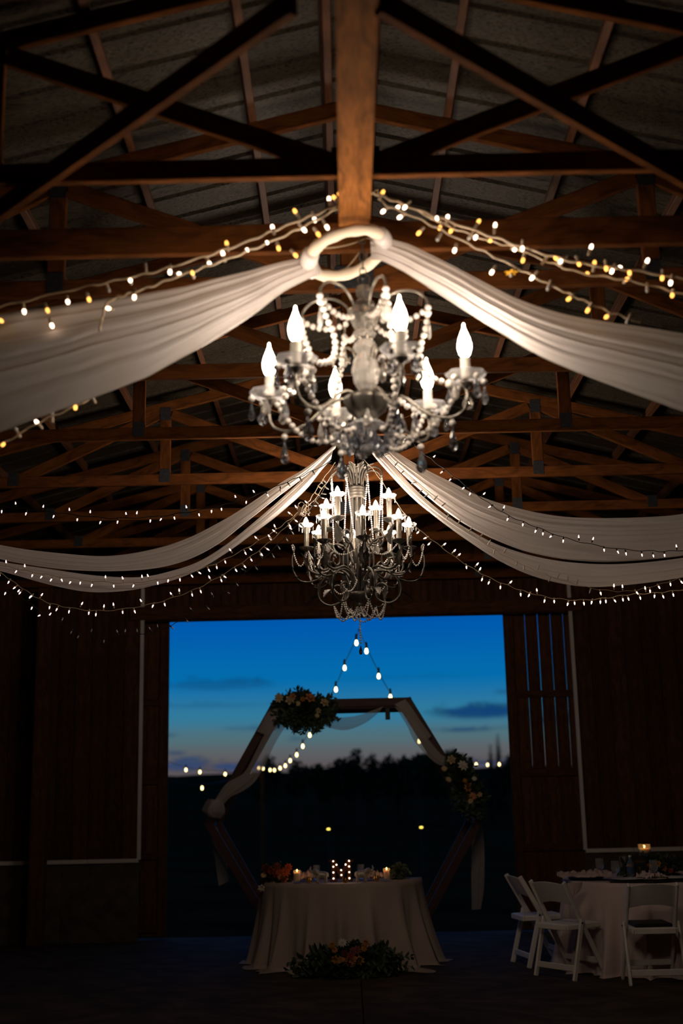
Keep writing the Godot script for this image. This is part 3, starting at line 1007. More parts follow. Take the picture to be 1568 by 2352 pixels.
func fairy(called: String, label: String, px: Array, d: float, cable: Material, thick: float, bulbs: Array, near: bool, group: String, ends: Array = []) -> void:
	# bulbs: [picture x, picture y, kind]; kind w white, a amber, p pinkish, o unlit
	var pts := []
	for p in px:
		pts.append(at(p[0], p[1], d if p.size() < 3 else p[2]))
	pts.append_array(ends)
	var path := smooth_path(pts, pts.size() * 10)
	var o := thing(called, label, "string lights", Vector3.ZERO, 0, group)
	for k in path.size():
		path[k] += Vector3(0, 0.004 * sin(k * 0.9), 0.003 * cos(k * 1.3))
	part(o, "cable", Geo.new().tube(path, thick, 6).mesh(), cable)
	if not cache.has("near_bulb"):
		cache["near_bulb"] = Geo.new().lathe([[0.007, 0.03], [0.0085, 0.036], [0.0085, 0.043], [0.006, 0.05], [0.0, 0.053]], 10).mesh()
		cache["near_socket"] = Geo.new().lathe([[0.005, 0.0], [0.007, 0.004], [0.0075, 0.03], [0.0, 0.031]], 8).mesh()
		cache["far_bulb"] = Geo.new().lathe([[0.004, 0.018], [0.005, 0.024], [0.0046, 0.031], [0.0025, 0.039], [0.0, 0.042]], 8).mesh()
		cache["far_socket"] = Geo.new().lathe([[0.004, 0.0], [0.005, 0.004], [0.0045, 0.02], [0.0, 0.021]], 7).mesh()
	for b in bulbs:
		var p := at(b[0], b[1], d)
		var best := 0
		for k in path.size():
			if path[k].distance_squared_to(p) < path[best].distance_squared_to(p):
				best = k
		var dir := p - path[best]
		dir.z = 0
		if dir.length() < 0.012:
			dir = Vector3(rng.randf_range(-0.5, 0.5), rng.randf_range(-0.6, 0.3), rng.randf_range(0.4, 1.0))
		dir = (dir.normalized() + Vector3(0, 0, rng.randf_range(-0.2, 0.5))).normalized()
		var reach := 0.044 if near else 0.03
		var xf := upright(p - dir * reach, dir)
		var m: Material = {"w": M.fairy_white, "a": M.fairy_amber, "p": M.fairy_pink, "o": M.fairy_off}[b[2]]
		var bulb := part(o, "bulb", cache["near_bulb" if near else "far_bulb"], m, xf)
		part(bulb, "socket", cache["near_socket" if near else "far_socket"], M.socket if near else cable)


func along(px: Array, step: float, from: float, to: float, kind: String, lit: Vector2, seed_: int) -> Array:
	# bulbs at even steps along a picture path between two of its x values, alternately above and below
	var r := RandomNumberGenerator.new()
	r.seed = seed_
	var out := []
	var left := 0.0
	var k := 0
	for i in px.size() - 1:
		var a := Vector2(px[i][0], px[i][1])
		var b := Vector2(px[i + 1][0], px[i + 1][1])
		var n := (b - a).normalized().orthogonal()
		while left < a.distance_to(b):
			var p := a.lerp(b, left / a.distance_to(b))
			left += step * r.randf_range(0.7, 1.3)
			k += 1
			if p.x < from or p.x > to:
				continue
			var q := p + n * (11 if r.randf() < 0.34 else -10) * signf(n.y) * -1.0 + Vector2(r.randf_range(-5, 5), r.randf_range(-2, 2))
			out.append([q.x, q.y, kind if p.x >= lit.x and p.x <= lit.y else "o"])
		left -= a.distance_to(b)
	return out


func build_fairy_lights() -> void:
	var g := "warm fairy lights above the near swags"
	fairy("fairy_light_string", "pale fairy light cable climbing to the beam, straight end", [[868, 438], [815, 452], [760, 478], [690, 505], [620, 533], [540, 565], [450, 595], [350, 625], [260, 645], [150, 668], [0, 705], [-150, 745]], 4.96, M.cable_clear, 0.0055,
		[[811, 425, "w"], [798, 436, "w"], [778, 445, "a"], [766, 452, "a"], [755, 455, "w"], [676, 483, "a"], [723, 507, "w"], [625, 520, "w"], [520, 557, "a"], [482, 608, "w"], [390, 627, "w"], [333, 606, "o"], [299, 643, "w"], [250, 668, "o"], [205, 690, "a"], [156, 695, "w"], [110, 715, "a"], [120, 750, "w"], [56, 718, "w"], [4, 738, "a"]], true, g, [Vector3(-3.4, 3.75, -4.96), Vector3(-4.15, 4.0, -4.96)])
	fairy("fairy_light_string", "pale fairy light cable whose loose end dangles over the swag", [[860, 442], [790, 472], [720, 508], [650, 542], [570, 576], [490, 606], [420, 630], [345, 658], [290, 676], [250, 692], [236, 725], [228, 762]], 4.9, M.cable_clear, 0.0055,
		[[841, 457, "w"], [752, 524, "w"], [700, 530, "w"], [732, 540, "a"], [680, 588, "a"], [640, 572, "a"], [613, 557, "w"], [568, 574, "w"], [511, 580, "w"], [441, 625, "a"], [412, 629, "w"], [308, 685, "w"], [247, 708, "w"]], true, g)
	fairy("fairy_light_string", "uppermost pale fairy light cable of the three-cable bunch", [[845, 440], [890, 455], [960, 482], [1050, 515], [1150, 550], [1250, 583], [1350, 607], [1450, 620], [1568, 640], [1700, 665]], 4.96, M.cable_clear, 0.0065,
		[[880, 440, "a"], [912, 478, "w"], [928, 478, "w"], [1003, 500, "w"], [1028, 497, "w"], [1009, 525, "a"], [1034, 532, "a"], [1100, 507, "a"], [1137, 515, "w"], [1091, 547, "w"], [1199, 573, "w"], [1200, 600, "a"], [1275, 592, "a"], [1286, 602, "w"], [1330, 608, "a"], [1358, 565, "w"], [1365, 602, "a"], [1392, 619, "a"], [1404, 625, "w"], [1424, 614, "w"], [1445, 625, "a"], [1487, 597, "w"], [1520, 641, "a"], [1539, 652, "w"], [1543, 680, "a"]], true, g, [Vector3(3.3, 3.75, -4.96), Vector3(4.15, 4.0, -4.96)])
	fairy("fairy_light_string", "lowest pale fairy light cable of the bunch, with a yellow tie", [[872, 448], [885, 470], [960, 502], [1040, 542], [1120, 582], [1200, 622], [1280, 662], [1340, 690], [1400, 716], [1470, 742]], 4.93, M.cable_clear, 0.0045,
		[[878, 487, "w"], [916, 500, "w"], [960, 537, "a"], [1004, 550, "o"], [1043, 577, "w"], [1128, 627, "w"], [1173, 632, "o"], [1220, 640, "w"], [1258, 664, "o"], [1304, 688, "a"], [1348, 715, "a"], [1391, 729, "a"], [1440, 740, "o"]], true, g)
	fairy("fairy_light_string", "middle pale fairy light cable of the three-cable bunch", [[866, 444], [930, 470], [1010, 510], [1100, 546], [1180, 568], [1260, 602], [1340, 628], [1440, 644], [1540, 668], [1650, 700]], 4.99, M.cable_clear, 0.0045,
		[[1076, 548, "o"], [1126, 553, "a"], [1182, 574, "w"], [1255, 590, "o"], [1300, 590, "o"], [1348, 628, "a"], [1440, 640, "a"], [1486, 668, "o"]], true, g)
	fairy("fairy_light_string", "pale fairy light cable hanging just under a near swag", [[330, 845], [290, 868], [245, 893], [180, 930], [90, 970], [0, 1022], [-120, 1070]], 5.2, M.cable_clear, 0.004,
		[[255, 885, "w"], [212, 912, "o"], [173, 938, "a"], [120, 948, "o"], [83, 968, "w"], [36, 985, "o"], [8, 1020, "a"]], true, g)
	if true:
		var f := at(1174, 628, 4.93)
		var tie := Geo.new()
		for k in 5:
			tie.leaf(f, polar(1, 0.2, k * 1.25).normalized(), Vector3.UP, 0.035, 0.02, 0.1)
		solo("yellow_tie", "small yellow ribbon tie on the lowest fairy light cable", "ribbon", tie.mesh(), paint(Color(0.9, 0.65, 0.08), 0.7))
	g = "fairy lights strung beyond the crystal chandelier"
	var a := [[760, 1060], [700, 1090], [640, 1115], [580, 1140], [520, 1158], [440, 1175], [350, 1187], [250, 1190], [150, 1180], [70, 1170], [0, 1163], [-90, 1150]]
	fairy("fairy_light_string", "dark fairy light cable sagging across the trusses, above the upper swag", a, 8.3, M.cable_dark, 0.003, along(a, 27, -60, 735, "p", Vector2(-99, 625), 1), false, g, [Vector3(-3.6, 3.75, -8.3), Vector3(-4.15, 4.0, -8.3)])
	var b := [[770, 1062], [742, 1100], [720, 1134], [700, 1162], [660, 1197], [620, 1226], [560, 1262], [500, 1292], [420, 1320], [330, 1336], [240, 1337], [140, 1325], [60, 1311], [0, 1297], [-90, 1275]]
	fairy("fairy_light_string", "lit fairy light cable following the narrow lower swag", b, 8.4, M.cable_clear, 0.0026, along(b, 23, -60, 750, "p", Vector2(-99, 700), 2), false, g, [Vector3(-3.6, 3.6, -8.4), Vector3(-4.15, 3.9, -8.4)])
	var c := [[790, 1062], [755, 1100], [720, 1150], [692, 1172], [650, 1216], [600, 1260], [540, 1302], [470, 1343], [400, 1372], [320, 1393], [230, 1403], [150, 1394], [95, 1378], [50, 1350], [0, 1315], [-90, 1262]]
	fairy("fairy_light_string", "brightest fairy light cable below the swags, lit to its end", c, 8.35, M.cable_clear, 0.0026, along(c, 23, -60, 755, "p", Vector2(-99, 720), 3), false, g, [Vector3(-3.6, 3.6, -8.35), Vector3(-4.15, 3.9, -8.35)])
	var knot := at(694, 1172, 8.34)
	var bundle := thing("cable_knot", "tangle of pale plugs and cable joining the strings beside the scroll-arm chandelier", "cable", knot)
	for k in 5:
		var q := Vector3(rng.randf_range(-0.02, 0.02), rng.randf_range(-0.03, 0.03), rng.randf_range(-0.01, 0.02))
		var loop := PackedVector3Array()
		for j in 13:
			var t := TAU * j / 12
			loop.append(q + Basis(Vector3(1, 0.4, k).normalized(), k * 1.1) * Vector3(0.026 * cos(t), 0.04 * sin(t), 0.008 * sin(2 * t)))
		part(bundle, "loop", Geo.new().tube(loop, 0.0026, 5, false).mesh(), M.cable_clear)
	for k in 2:
		part(bundle, "plug", box_mesh(Vector3(0.022, 0.045, 0.018), 0.004), M.socket, Transform3D(Basis(Vector3.BACK, -0.7 + 0.3 * k), Vector3(0.012 - 0.03 * k, 0.015 - 0.03 * k, 0.012)))
	var e := [[772, 1066], [742, 1125], [700, 1183], [660, 1228], [610, 1278], [560, 1318], [500, 1368], [430, 1416], [370, 1446], [300, 1461], [240, 1463], [180, 1452], [120, 1425], [60, 1380], [0, 1345], [-90, 1290]]
	fairy("fairy_light_string", "fairy light cable hanging lowest, mostly unlit, before the dark siding", e, 8.45, M.cable_dark, 0.0024, along(e, 25, -60, 755, "p", Vector2(-99, 128), 4), false, g, [Vector3(-3.6, 3.6, -8.45), Vector3(-4.15, 3.9, -8.45)])
	var h := [[870, 985], [930, 1000], [960, 1030], [1000, 1062], [1050, 1100], [1100, 1140], [1160, 1180], [1220, 1206], [1300, 1236], [1400, 1258], [1500, 1266], [1568, 1264], [1680, 1255]]
	fairy("fairy_light_string", "lit fairy light cable crossing the broad swag", h, 8.3, M.cable_dark, 0.0026, along(h, 26, 900, 1640, "p", Vector2(900, 1700), 5), false, g, [Vector3(3.5, 3.7, -8.3), Vector3(4.15, 4.0, -8.3)])
	var u := [[868, 1015], [890, 1042], [930, 1082], [990, 1142], [1050, 1202], [1110, 1247], [1170, 1282], [1230, 1311], [1300, 1336], [1370, 1353], [1440, 1358], [1500, 1346], [1568, 1326], [1680, 1290]]
	fairy("fairy_light_string", "mostly unlit fairy light cable along the edge of the lower swag", u, 8.38, M.cable_clear, 0.0016, along(u, 26, 880, 1640, "w", Vector2(1375, 1700), 6), false, g, [Vector3(3.5, 3.6, -8.38), Vector3(4.15, 3.9, -8.38)])
	var l := [[826, 1045], [862, 1085], [900, 1140], [950, 1204], [1000, 1246], [1060, 1290], [1120, 1325], [1180, 1350], [1240, 1368], [1310, 1378], [1380, 1375], [1440, 1366], [1500, 1362], [1568, 1354], [1680, 1330]]
	fairy("fairy_light_string", "warm fairy light cable sagging below the broad swags, lit throughout", l, 8.42, M.cable_clear, 0.0026, along(l, 21, 930, 1640, "w", Vector2(930, 1700), 7), false, g, [Vector3(3.5, 3.6, -8.42), Vector3(4.15, 3.9, -8.42)])


# ---------------------------------------------------------------- flowers
func bloom_mesh(kind: int) -> ArrayMesh:   # unit radius, opens towards +y
	var key := "bloom%d" % kind
	if cache.has(key):
		return cache[key]
	var g := Geo.new()
	var rings: Array = [[[8, 1.0, 0.15, 0.62], [7, 0.75, 0.5, 0.5], [5, 0.5, 0.9, 0.4]], [[10, 1.0, 0.05, 0.5], [8, 0.7, 0.35, 0.4]], [[6, 1.0, 0.25, 0.8], [6, 0.85, 0.6, 0.7], [5, 0.6, 1.0, 0.6], [3, 0.4, 1.3, 0.5]]][kind]
	for q in rings:
		for k in q[0]:
			var a: float = TAU * (k + 0.3 * q[1]) / q[0]
			var dir := Vector3(sin(a), q[2], cos(a)).normalized()
			g.leaf(Vector3(sin(a), 0, cos(a)) * 0.08, dir, Vector3.UP, q[1], q[3], 0.2 if q[2] < 0.6 else -0.25)
	g.ball(Vector3(0, 0.12, 0), Vector3(0.24, 0.18, 0.24), 8, 4)
	cache[key] = g.mesh()
	return cache[key]


func floral(called: String, label: String, c: Vector3, size: Vector3, sprays: int, leaf_m: Material, blooms: Array, d: float, seed_: int, lean := 0.0, leaf_long := 0.07, group := "") -> Node3D:
	# leafy sprays that fill an ellipsoid, with blooms [picture x, y, colour, radius] towards the camera
	var r := RandomNumberGenerator.new()
	r.seed = seed_
	var o := thing(called, label, "flowers", c, 0, group)
	var turn := Basis(Vector3.BACK, lean)
	var g := Geo.new()
	var stems := Geo.new()
	for k in sprays:
		var q := Vector3(r.randfn(), r.randfn(), r.randfn()).normalized()
		var tip := turn * (q * size * r.randf_range(0.75, 1.15))
		var root := turn * (q * size * 0.15)
		var n := 9
		var path := PackedVector3Array()
		for j in n + 1:
			var t := float(j) / n
			var p := root.lerp(tip, t) + Vector3(0, -0.12 * t * t * size.y, 0)
			if c.y + p.y < 0.01:
				p.y = 0.01 - c.y
			path.append(p)
			if j == 0:
				continue
			var along_ := (path[j] - path[j - 1]).normalized()
			for s in [-1, 1]:
				var side := along_.cross(Vector3(r.randfn(), r.randfn(), r.randfn()).normalized()).normalized()
				g.leaf(p, (along_ * 0.6 + side * s).normalized(), side.cross(along_).normalized() * s, leaf_long * r.randf_range(0.6, 1.1), leaf_long * 0.42, 0.2)
		stems.tube(path, 0.0025, 4, false)
	var f := part(o, "foliage", g.mesh(), leaf_m)
	f.set_meta("kind", "stuff")
	part(o, "stems", stems.mesh(), leaf_m).set_meta("kind", "stuff")
	for b in blooms:
		var p := at(b[0], b[1], d - 0.02 - size.z * 0.75)
		var face := (Vector3(r.randf_range(-0.4, 0.4), r.randf_range(0.0, 0.7), 1)).normalized()
		var xf := upright(p - c, face)
		xf.basis = xf.basis.scaled_local(Vector3.ONE * b[3])
		part(o, "flower", bloom_mesh(r.randi() % 3), M.petal[b[2]], xf)
	return o


# ---------------------------------------------------------------- the arch in the doorway
func build_arch() -> void:
	var d := 13.4
	var tl := at(627, 1607, d)
	var tr := at(942, 1600, d)
	var side := tl.distance_to(tr)
	var c := Vector3((tl.x + tr.x) / 2, 0, -d)
	var o := thing("hexagon_arch", "brown wooden hexagon wedding arch standing behind the small table", "arch", c)
	for ring in 2:
		var s := side if ring == 0 else side * 0.97
		var z := 0.0 if ring == 0 else -0.42
		var mid := side * sin(PI / 3)
		for k in 6:
			var a := Vector3(s * cos(PI / 3 * k), mid + s * sin(PI / 3 * k), z)
			var b := Vector3(s * cos(PI / 3 * (k + 1)), mid + s * sin(PI / 3 * (k + 1)), z)
			a.y = maxf(a.y, 0.06)
			b.y = maxf(b.y, 0.06)
			var run := (b - a).normalized()
			var inward := (Vector3(0, mid, z) - (a + b) / 2).normalized() * 0.045
			board(o, "beam", a + inward - run * 0.01, b + inward + run * 0.01, 0.09, 0.042 + 0.001 * k, M.arch_wood)
			if ring == 0:
				var away := (a - Vector3(0, mid, 0)) * 0.955 + Vector3(0, mid, 0)
				board(o, "spacer", away, away + Vector3(0, 0, -0.42), 0.08, 0.04, M.arch_wood, Vector3.UP)
	var bracket := thing("corner_bracket", "small black metal clamp under the arch's top beam", "bracket", at(890, 1640, d - 0.05))
	part(bracket, "plate", box_mesh(Vector3(0.05, 0.12, 0.05)), M.black, moved(Vector3(0, 0, 0.0)))
	# thin cloth wound round the arch
	var v := thing("arch_drape", "sheer white cloth wound round the hexagon arch with hanging tails", "fabric")
	var none := [[], []]
	part(v, "wrap", sheet([[648, 1618], [632, 1640], [605, 1690], [585, 1730], [560, 1775], [520, 1800], [495, 1835], [478, 1858]], [[665, 1650], [655, 1668], [630, 1710], [606, 1760], [585, 1795], [560, 1815], [530, 1830], [512, 1848]], d - 0.09, none, 2.0, 31, 50), M.voile)
	part(v, "wrap", sheet([[627, 1620], [612, 1640], [598, 1665], [590, 1680]], [[665, 1622], [655, 1645], [640, 1668], [615, 1690]], d - 0.1, none, 1.5, 32, 24), M.voile)
	part(v, "puff", sheet([[478, 1835], [470, 1846], [463, 1862], [468, 1872]], [[510, 1838], [515, 1850], [516, 1866], [506, 1880]], d - 0.11, none, 1.5, 33, 30, 0.5), M.voile)
	part(v, "tail", sheet([[482, 1880], [486, 1930], [494, 1980], [502, 2035]], [[492, 1880], [508, 1930], [522, 1980], [524, 2025]], d + 0.25, none, 2.0, 34, 40), M.voile)
	part(v, "swoop", sheet([[690, 1638], [730, 1644], [775, 1648], [820, 1644], [860, 1630], [880, 1622]], [[700, 1645], [728, 1662], [765, 1674], [800, 1676], [840, 1660], [872, 1634]], d - 0.09, none, 3.0, 35, 50), M.voile)
	part(v, "wrap", sheet([[905, 1622], [935, 1640], [962, 1670], [985, 1700], [1010, 1730], [1032, 1745]], [[918, 1640], [935, 1668], [950, 1700], [975, 1730], [1000, 1752], [1020, 1760]], d - 0.09, none, 2.0, 36, 50), M.voile)
	part(v, "wrap", sheet([[930, 1606], [945, 1625], [965, 1655], [990, 1690]], [[906, 1618], [925, 1640], [945, 1668], [975, 1705]], d - 0.1, none, 1.5, 38, 24), M.voile)
	part(v, "tail", sheet([[1086, 1870], [1082, 1950], [1082, 2030], [1083, 2090]], [[1108, 1890], [1112, 1950], [1112, 2030], [1104, 2088]], d + 0.3, none, 2.5, 37, 40), M.voile)
	floral("arch_flowers", "cream flower and greenery cluster on the arch's top beam", at(700, 1628, d - 0.12), Vector3(0.34, 0.21, 0.14), 190, M.leaf_dark, [[640, 1603, "cream", 0.05], [666, 1608, "cream", 0.055], [712, 1603, "peach", 0.06], [745, 1614, "cream", 0.05], [730, 1633, "cream", 0.035], [728, 1643, "cream", 0.03], [684, 1616, "cream", 0.03], [695, 1606, "yellow", 0.03], [672, 1600, "peach", 0.04]], d - 0.12, 41)
	floral("arch_flowers", "drooping cream flower and greenery cluster on the arch's slanting side", at(1068, 1802, d - 0.12), Vector3(0.17, 0.34, 0.14), 180, M.leaf_dark, [[1036, 1745, "cream", 0.05], [1063, 1758, "white", 0.06], [1020, 1765, "cream", 0.035], [1030, 1790, "cream", 0.035], [1068, 1793, "yellow", 0.03], [1076, 1808, "peach", 0.05], [1086, 1828, "peach", 0.045], [1080, 1840, "cream", 0.03], [1101, 1825, "cream", 0.03], [1089, 1788, "white", 0.03]], d - 0.12, 42, 0.35)


# ---------------------------------------------------------------- tables
func cloth_mesh(outline: PackedVector3Array, centre: Vector3, high: float, folds: float, seed_: int, train: Callable) -> ArrayMesh:
	# a cloth over a table: flat top, rounded edge, folds that deepen towards the floor; train(angle) adds cloth that lies on the floor
	var noise := FastNoiseLite.new()
	noise.seed = seed_
	noise.frequency = 1.0
	var m := outline.size()
	var rows := []
	for f in [0.02, 0.5, 0.97]:
		var row := PackedVector3Array()
		for p in outline:
			row.append(centre + (p - centre) * f + Vector3(0, high, 0))
		rows.append(row)
	for k in 20:
		var t := k / 19.0
		var row := PackedVector3Array()
		for j in m:
			var p := outline[j]
			var out_ := ((outline[(j + 1) % m] - outline[(j + m - 1) % m]).cross(Vector3.UP)).normalized()
			if out_.dot(p - centre) < 0:
				out_ = -out_
			var u := float(j) / m
			var q := TAU * u
			var wob := noise.get_noise_2d(cos(q) * 2.0, sin(q) * 2.0)
			var ph := folds * q + 2.4 * wob
			var fold := 0.5 + 0.5 * sin(ph) + 0.25 * sin(ph * 2.1 + 1.0)
			var reach := 0.008 + t * (0.02 + 0.17 * pow(maxf(fold, 0.0), 1.5) * (0.5 + 0.5 * t)) + 0.03 * wob * t
			row.append(p + out_ * reach + Vector3(0, high * (1 - t) - 0.012 * sin(minf(t * 9, 1.57)) + 0.012 * t + 0.006, 0))
		rows.append(row)
	var hem := PackedVector3Array()
	for j in m:
		var p := outline[j]
		var out_ := ((outline[(j + 1) % m] - outline[(j + m - 1) % m]).cross(Vector3.UP)).normalized()
		if out_.dot(p - centre) < 0:
			out_ = -out_
		var a := atan2(p.x - centre.x, p.z - centre.z)
		var q: Vector3 = rows[-1][j] + out_ * (0.015 + train.call(a))
		hem.append(Vector3(q.x, 0.004 + 0.006 * (0.5 + 0.5 * sin(j * 0.9)), q.z))
	rows.append(hem)
	return Geo.new().grid(rows, true, false).mesh()


func table_body(o: Node3D, top: ArrayMesh, high: float, legs: Array) -> void:
	part(o, "table_top", top, M.dark_wood, moved(Vector3(0, high - 0.03, 0)))
	for p in legs:
		part(o, "leg", Geo.new().tube(PackedVector3Array([Vector3(p[0], 0.0, p[1]), Vector3(p[0], high - 0.04, p[1])]), 0.014, 8).mesh(), M.black)


func candle_in_glass(label: String, p: Vector3, r: float, high: float, from: float, to: float, energy: float) -> void:
	# a glass cylinder and, a thing of its own, the candle in it
	var jar := thing("glass_cylinder", label.replace("candle", "glass around candle"), "candle glass", p)
	part(jar, "wall", Geo.new().lathe([[0.0, 0.0], [r, 0.0], [r, high], [r - 0.003, high], [r - 0.003, 0.006], [0.0, 0.006]], 28).mesh(), M.clear)
	var o := thing("candle", label, "candle", p)
	var cr := r - 0.008
	part(o, "wax", Geo.new().lathe([[0.0, from], [cr * 0.9, from + 0.002], [cr, from + 0.01], [cr, to - 0.01], [cr * 0.85, to], [0.008, to - 0.006], [0.0, to - 0.006]], 20).mesh(), M.wax)
	part(o, "wick", Geo.new().tube(PackedVector3Array([Vector3(0, to - 0.008, 0), Vector3(0.001, to + 0.008, 0)]), 0.0012, 5).mesh(), M.black)
	part(o, "flame", Geo.new().lathe([[0.0, to + 0.004], [0.0045, to + 0.008], [0.0052, to + 0.014], [0.0026, to + 0.024], [0.0, to + 0.03]], 10).mesh(), M.flame)
	lamp(o, Vector3(0, to + 0.02, 0), energy, Color(1, 0.66, 0.32), 0.01)


func blob(bones: Array, cell: float) -> ArrayMesh:
	# one smooth skin over tapered bones [a, b, ra, rb], as surface nets
	var lo := Vector3.ONE * 1e9
	var hi := -lo
	for b in bones:
		for k in 2:
			lo = lo.min(b[k] - Vector3.ONE * b[2 + k])
			hi = hi.max(b[k] + Vector3.ONE * b[2 + k])
	lo -= Vector3.ONE * cell * 3
	var nn := Vector3i((hi - lo) / cell) + Vector3i.ONE * 4
	var field := PackedFloat32Array()
	field.resize(nn.x * nn.y * nn.z)
	var blend := cell * 2.2
	for z in nn.z:
		for y in nn.y:
			for x in nn.x:
				var p := lo + Vector3(x, y, z) * cell
				var f := 1e9
				for b in bones:
					var ab: Vector3 = b[1] - b[0]
					var t := clampf((p - b[0]).dot(ab) / maxf(ab.length_squared(), 1e-9), 0, 1)
					var q: float = p.distance_to(b[0] + ab * t) - lerpf(b[2], b[3], t)
					var h := clampf(0.5 + 0.5 * (f - q) / blend, 0, 1)
					f = lerpf(f, q, h) - blend * h * (1 - h)
				field[x + nn.x * (y + nn.y * z)] = f
	var verts := PackedVector3Array()
	var id := {}
	var step := [1, nn.x, nn.x * nn.y]
	for z in nn.z - 1:
		for y in nn.y - 1:
			for x in nn.x - 1:
				var i := x + nn.x * (y + nn.y * z)
				var s := Vector3.ZERO
				var n := 0
				for e in 12:
					var ax := e / 4
					var o1 := (e % 4) & 1
					var o2 := ((e % 4) >> 1) & 1
					var c := Vector3.ZERO
					c[(ax + 1) % 3] = o1
					c[(ax + 2) % 3] = o2
					var j: int = i + o1 * step[(ax + 1) % 3] + o2 * step[(ax + 2) % 3]
					var f0 := field[j]
					var f1: float = field[j + step[ax]]
					if (f0 < 0) != (f1 < 0):
						c[ax] = f0 / (f0 - f1)
						s += c
						n += 1
				if n:
					id[i] = verts.size()
					verts.append(lo + (Vector3(x, y, z) + s / n) * cell)
	var tris := PackedInt32Array()
	for i in id:
		for ax in 3:
			var f0 := field[i]
			var f1: float = field[i + step[ax]]
			if (f0 < 0) == (f1 < 0):
				continue
			var u: int = step[(ax + 1) % 3]
			var w: int = step[(ax + 2) % 3]
			if not (id.has(i - u) and id.has(i - w) and id.has(i - u - w)):
				continue
			var q := [id[i], id[i - u], id[i - u - w], id[i - w]]
			if f0 > 0:
				q.reverse()
			tris.append_array([q[0], q[1], q[2], q[0], q[2], q[3]])
	var g := Geo.new()
	g.tri_list(verts, tris)
	return g.mesh()


func elephant_mesh() -> ArrayMesh:   # faces +x, trunk raised
	var v := func(x: float, y: float, z: float) -> Vector3: return Vector3(x, y, z)
	var bones := [[v.call(-0.035, 0.068, 0), v.call(0.02, 0.072, 0), 0.034, 0.035], [v.call(0.03, 0.085, 0), v.call(0.058, 0.104, 0), 0.027, 0.026],
		[v.call(0.075, 0.1, 0), v.call(0.094, 0.1, 0), 0.012, 0.0095], [v.call(0.094, 0.1, 0), v.call(0.105, 0.122, 0), 0.0095, 0.008], [v.call(0.105, 0.122, 0), v.call(0.098, 0.146, 0), 0.008, 0.0065], [v.call(-0.066, 0.085, 0), v.call(-0.074, 0.05, 0), 0.006, 0.004]]
	for s in [-1, 1]:
		for x in [-0.042, 0.024]:
			bones.append([v.call(x, 0.055, s * 0.019), v.call(x + (0.006 if x > 0 else -0.004), 0.01, s * 0.02), 0.0165, 0.013])
		bones.append([v.call(0.046, 0.106, s * 0.024), v.call(0.034, 0.088, s * 0.04), 0.012, 0.009])
	return blob(bones, 0.0045)


func napkin_mesh(w: float, l: float, seed_: int) -> ArrayMesh:
	var noise := FastNoiseLite.new()
	noise.seed = seed_
	noise.frequency = 1.0
	var rows := []
	for i in 19:
		var row := PackedVector3Array()
		for j in 25:
			var u := i / 18.0 - 0.5
			var t := j / 24.0
			var pinch := 1.0 - 0.45 * exp(-pow((t - 0.35) * 6.0, 2.0))
			row.append(Vector3(u * w * pinch + 0.02 * noise.get_noise_2d(u * 5, t * 6), 0.004 + 0.06 * pow(absf(noise.get_noise_2d(u * 4 + 3, t * 3)), 0.8) * cos(u * 2.6) + 0.006 * pow(sin(u * 12), 2.0), (t - 0.5) * l + 0.015 * noise.get_noise_2d(u * 4, t * 4 + 8)))
		rows.append(row)
	return Geo.new().grid(rows, false, false).mesh()


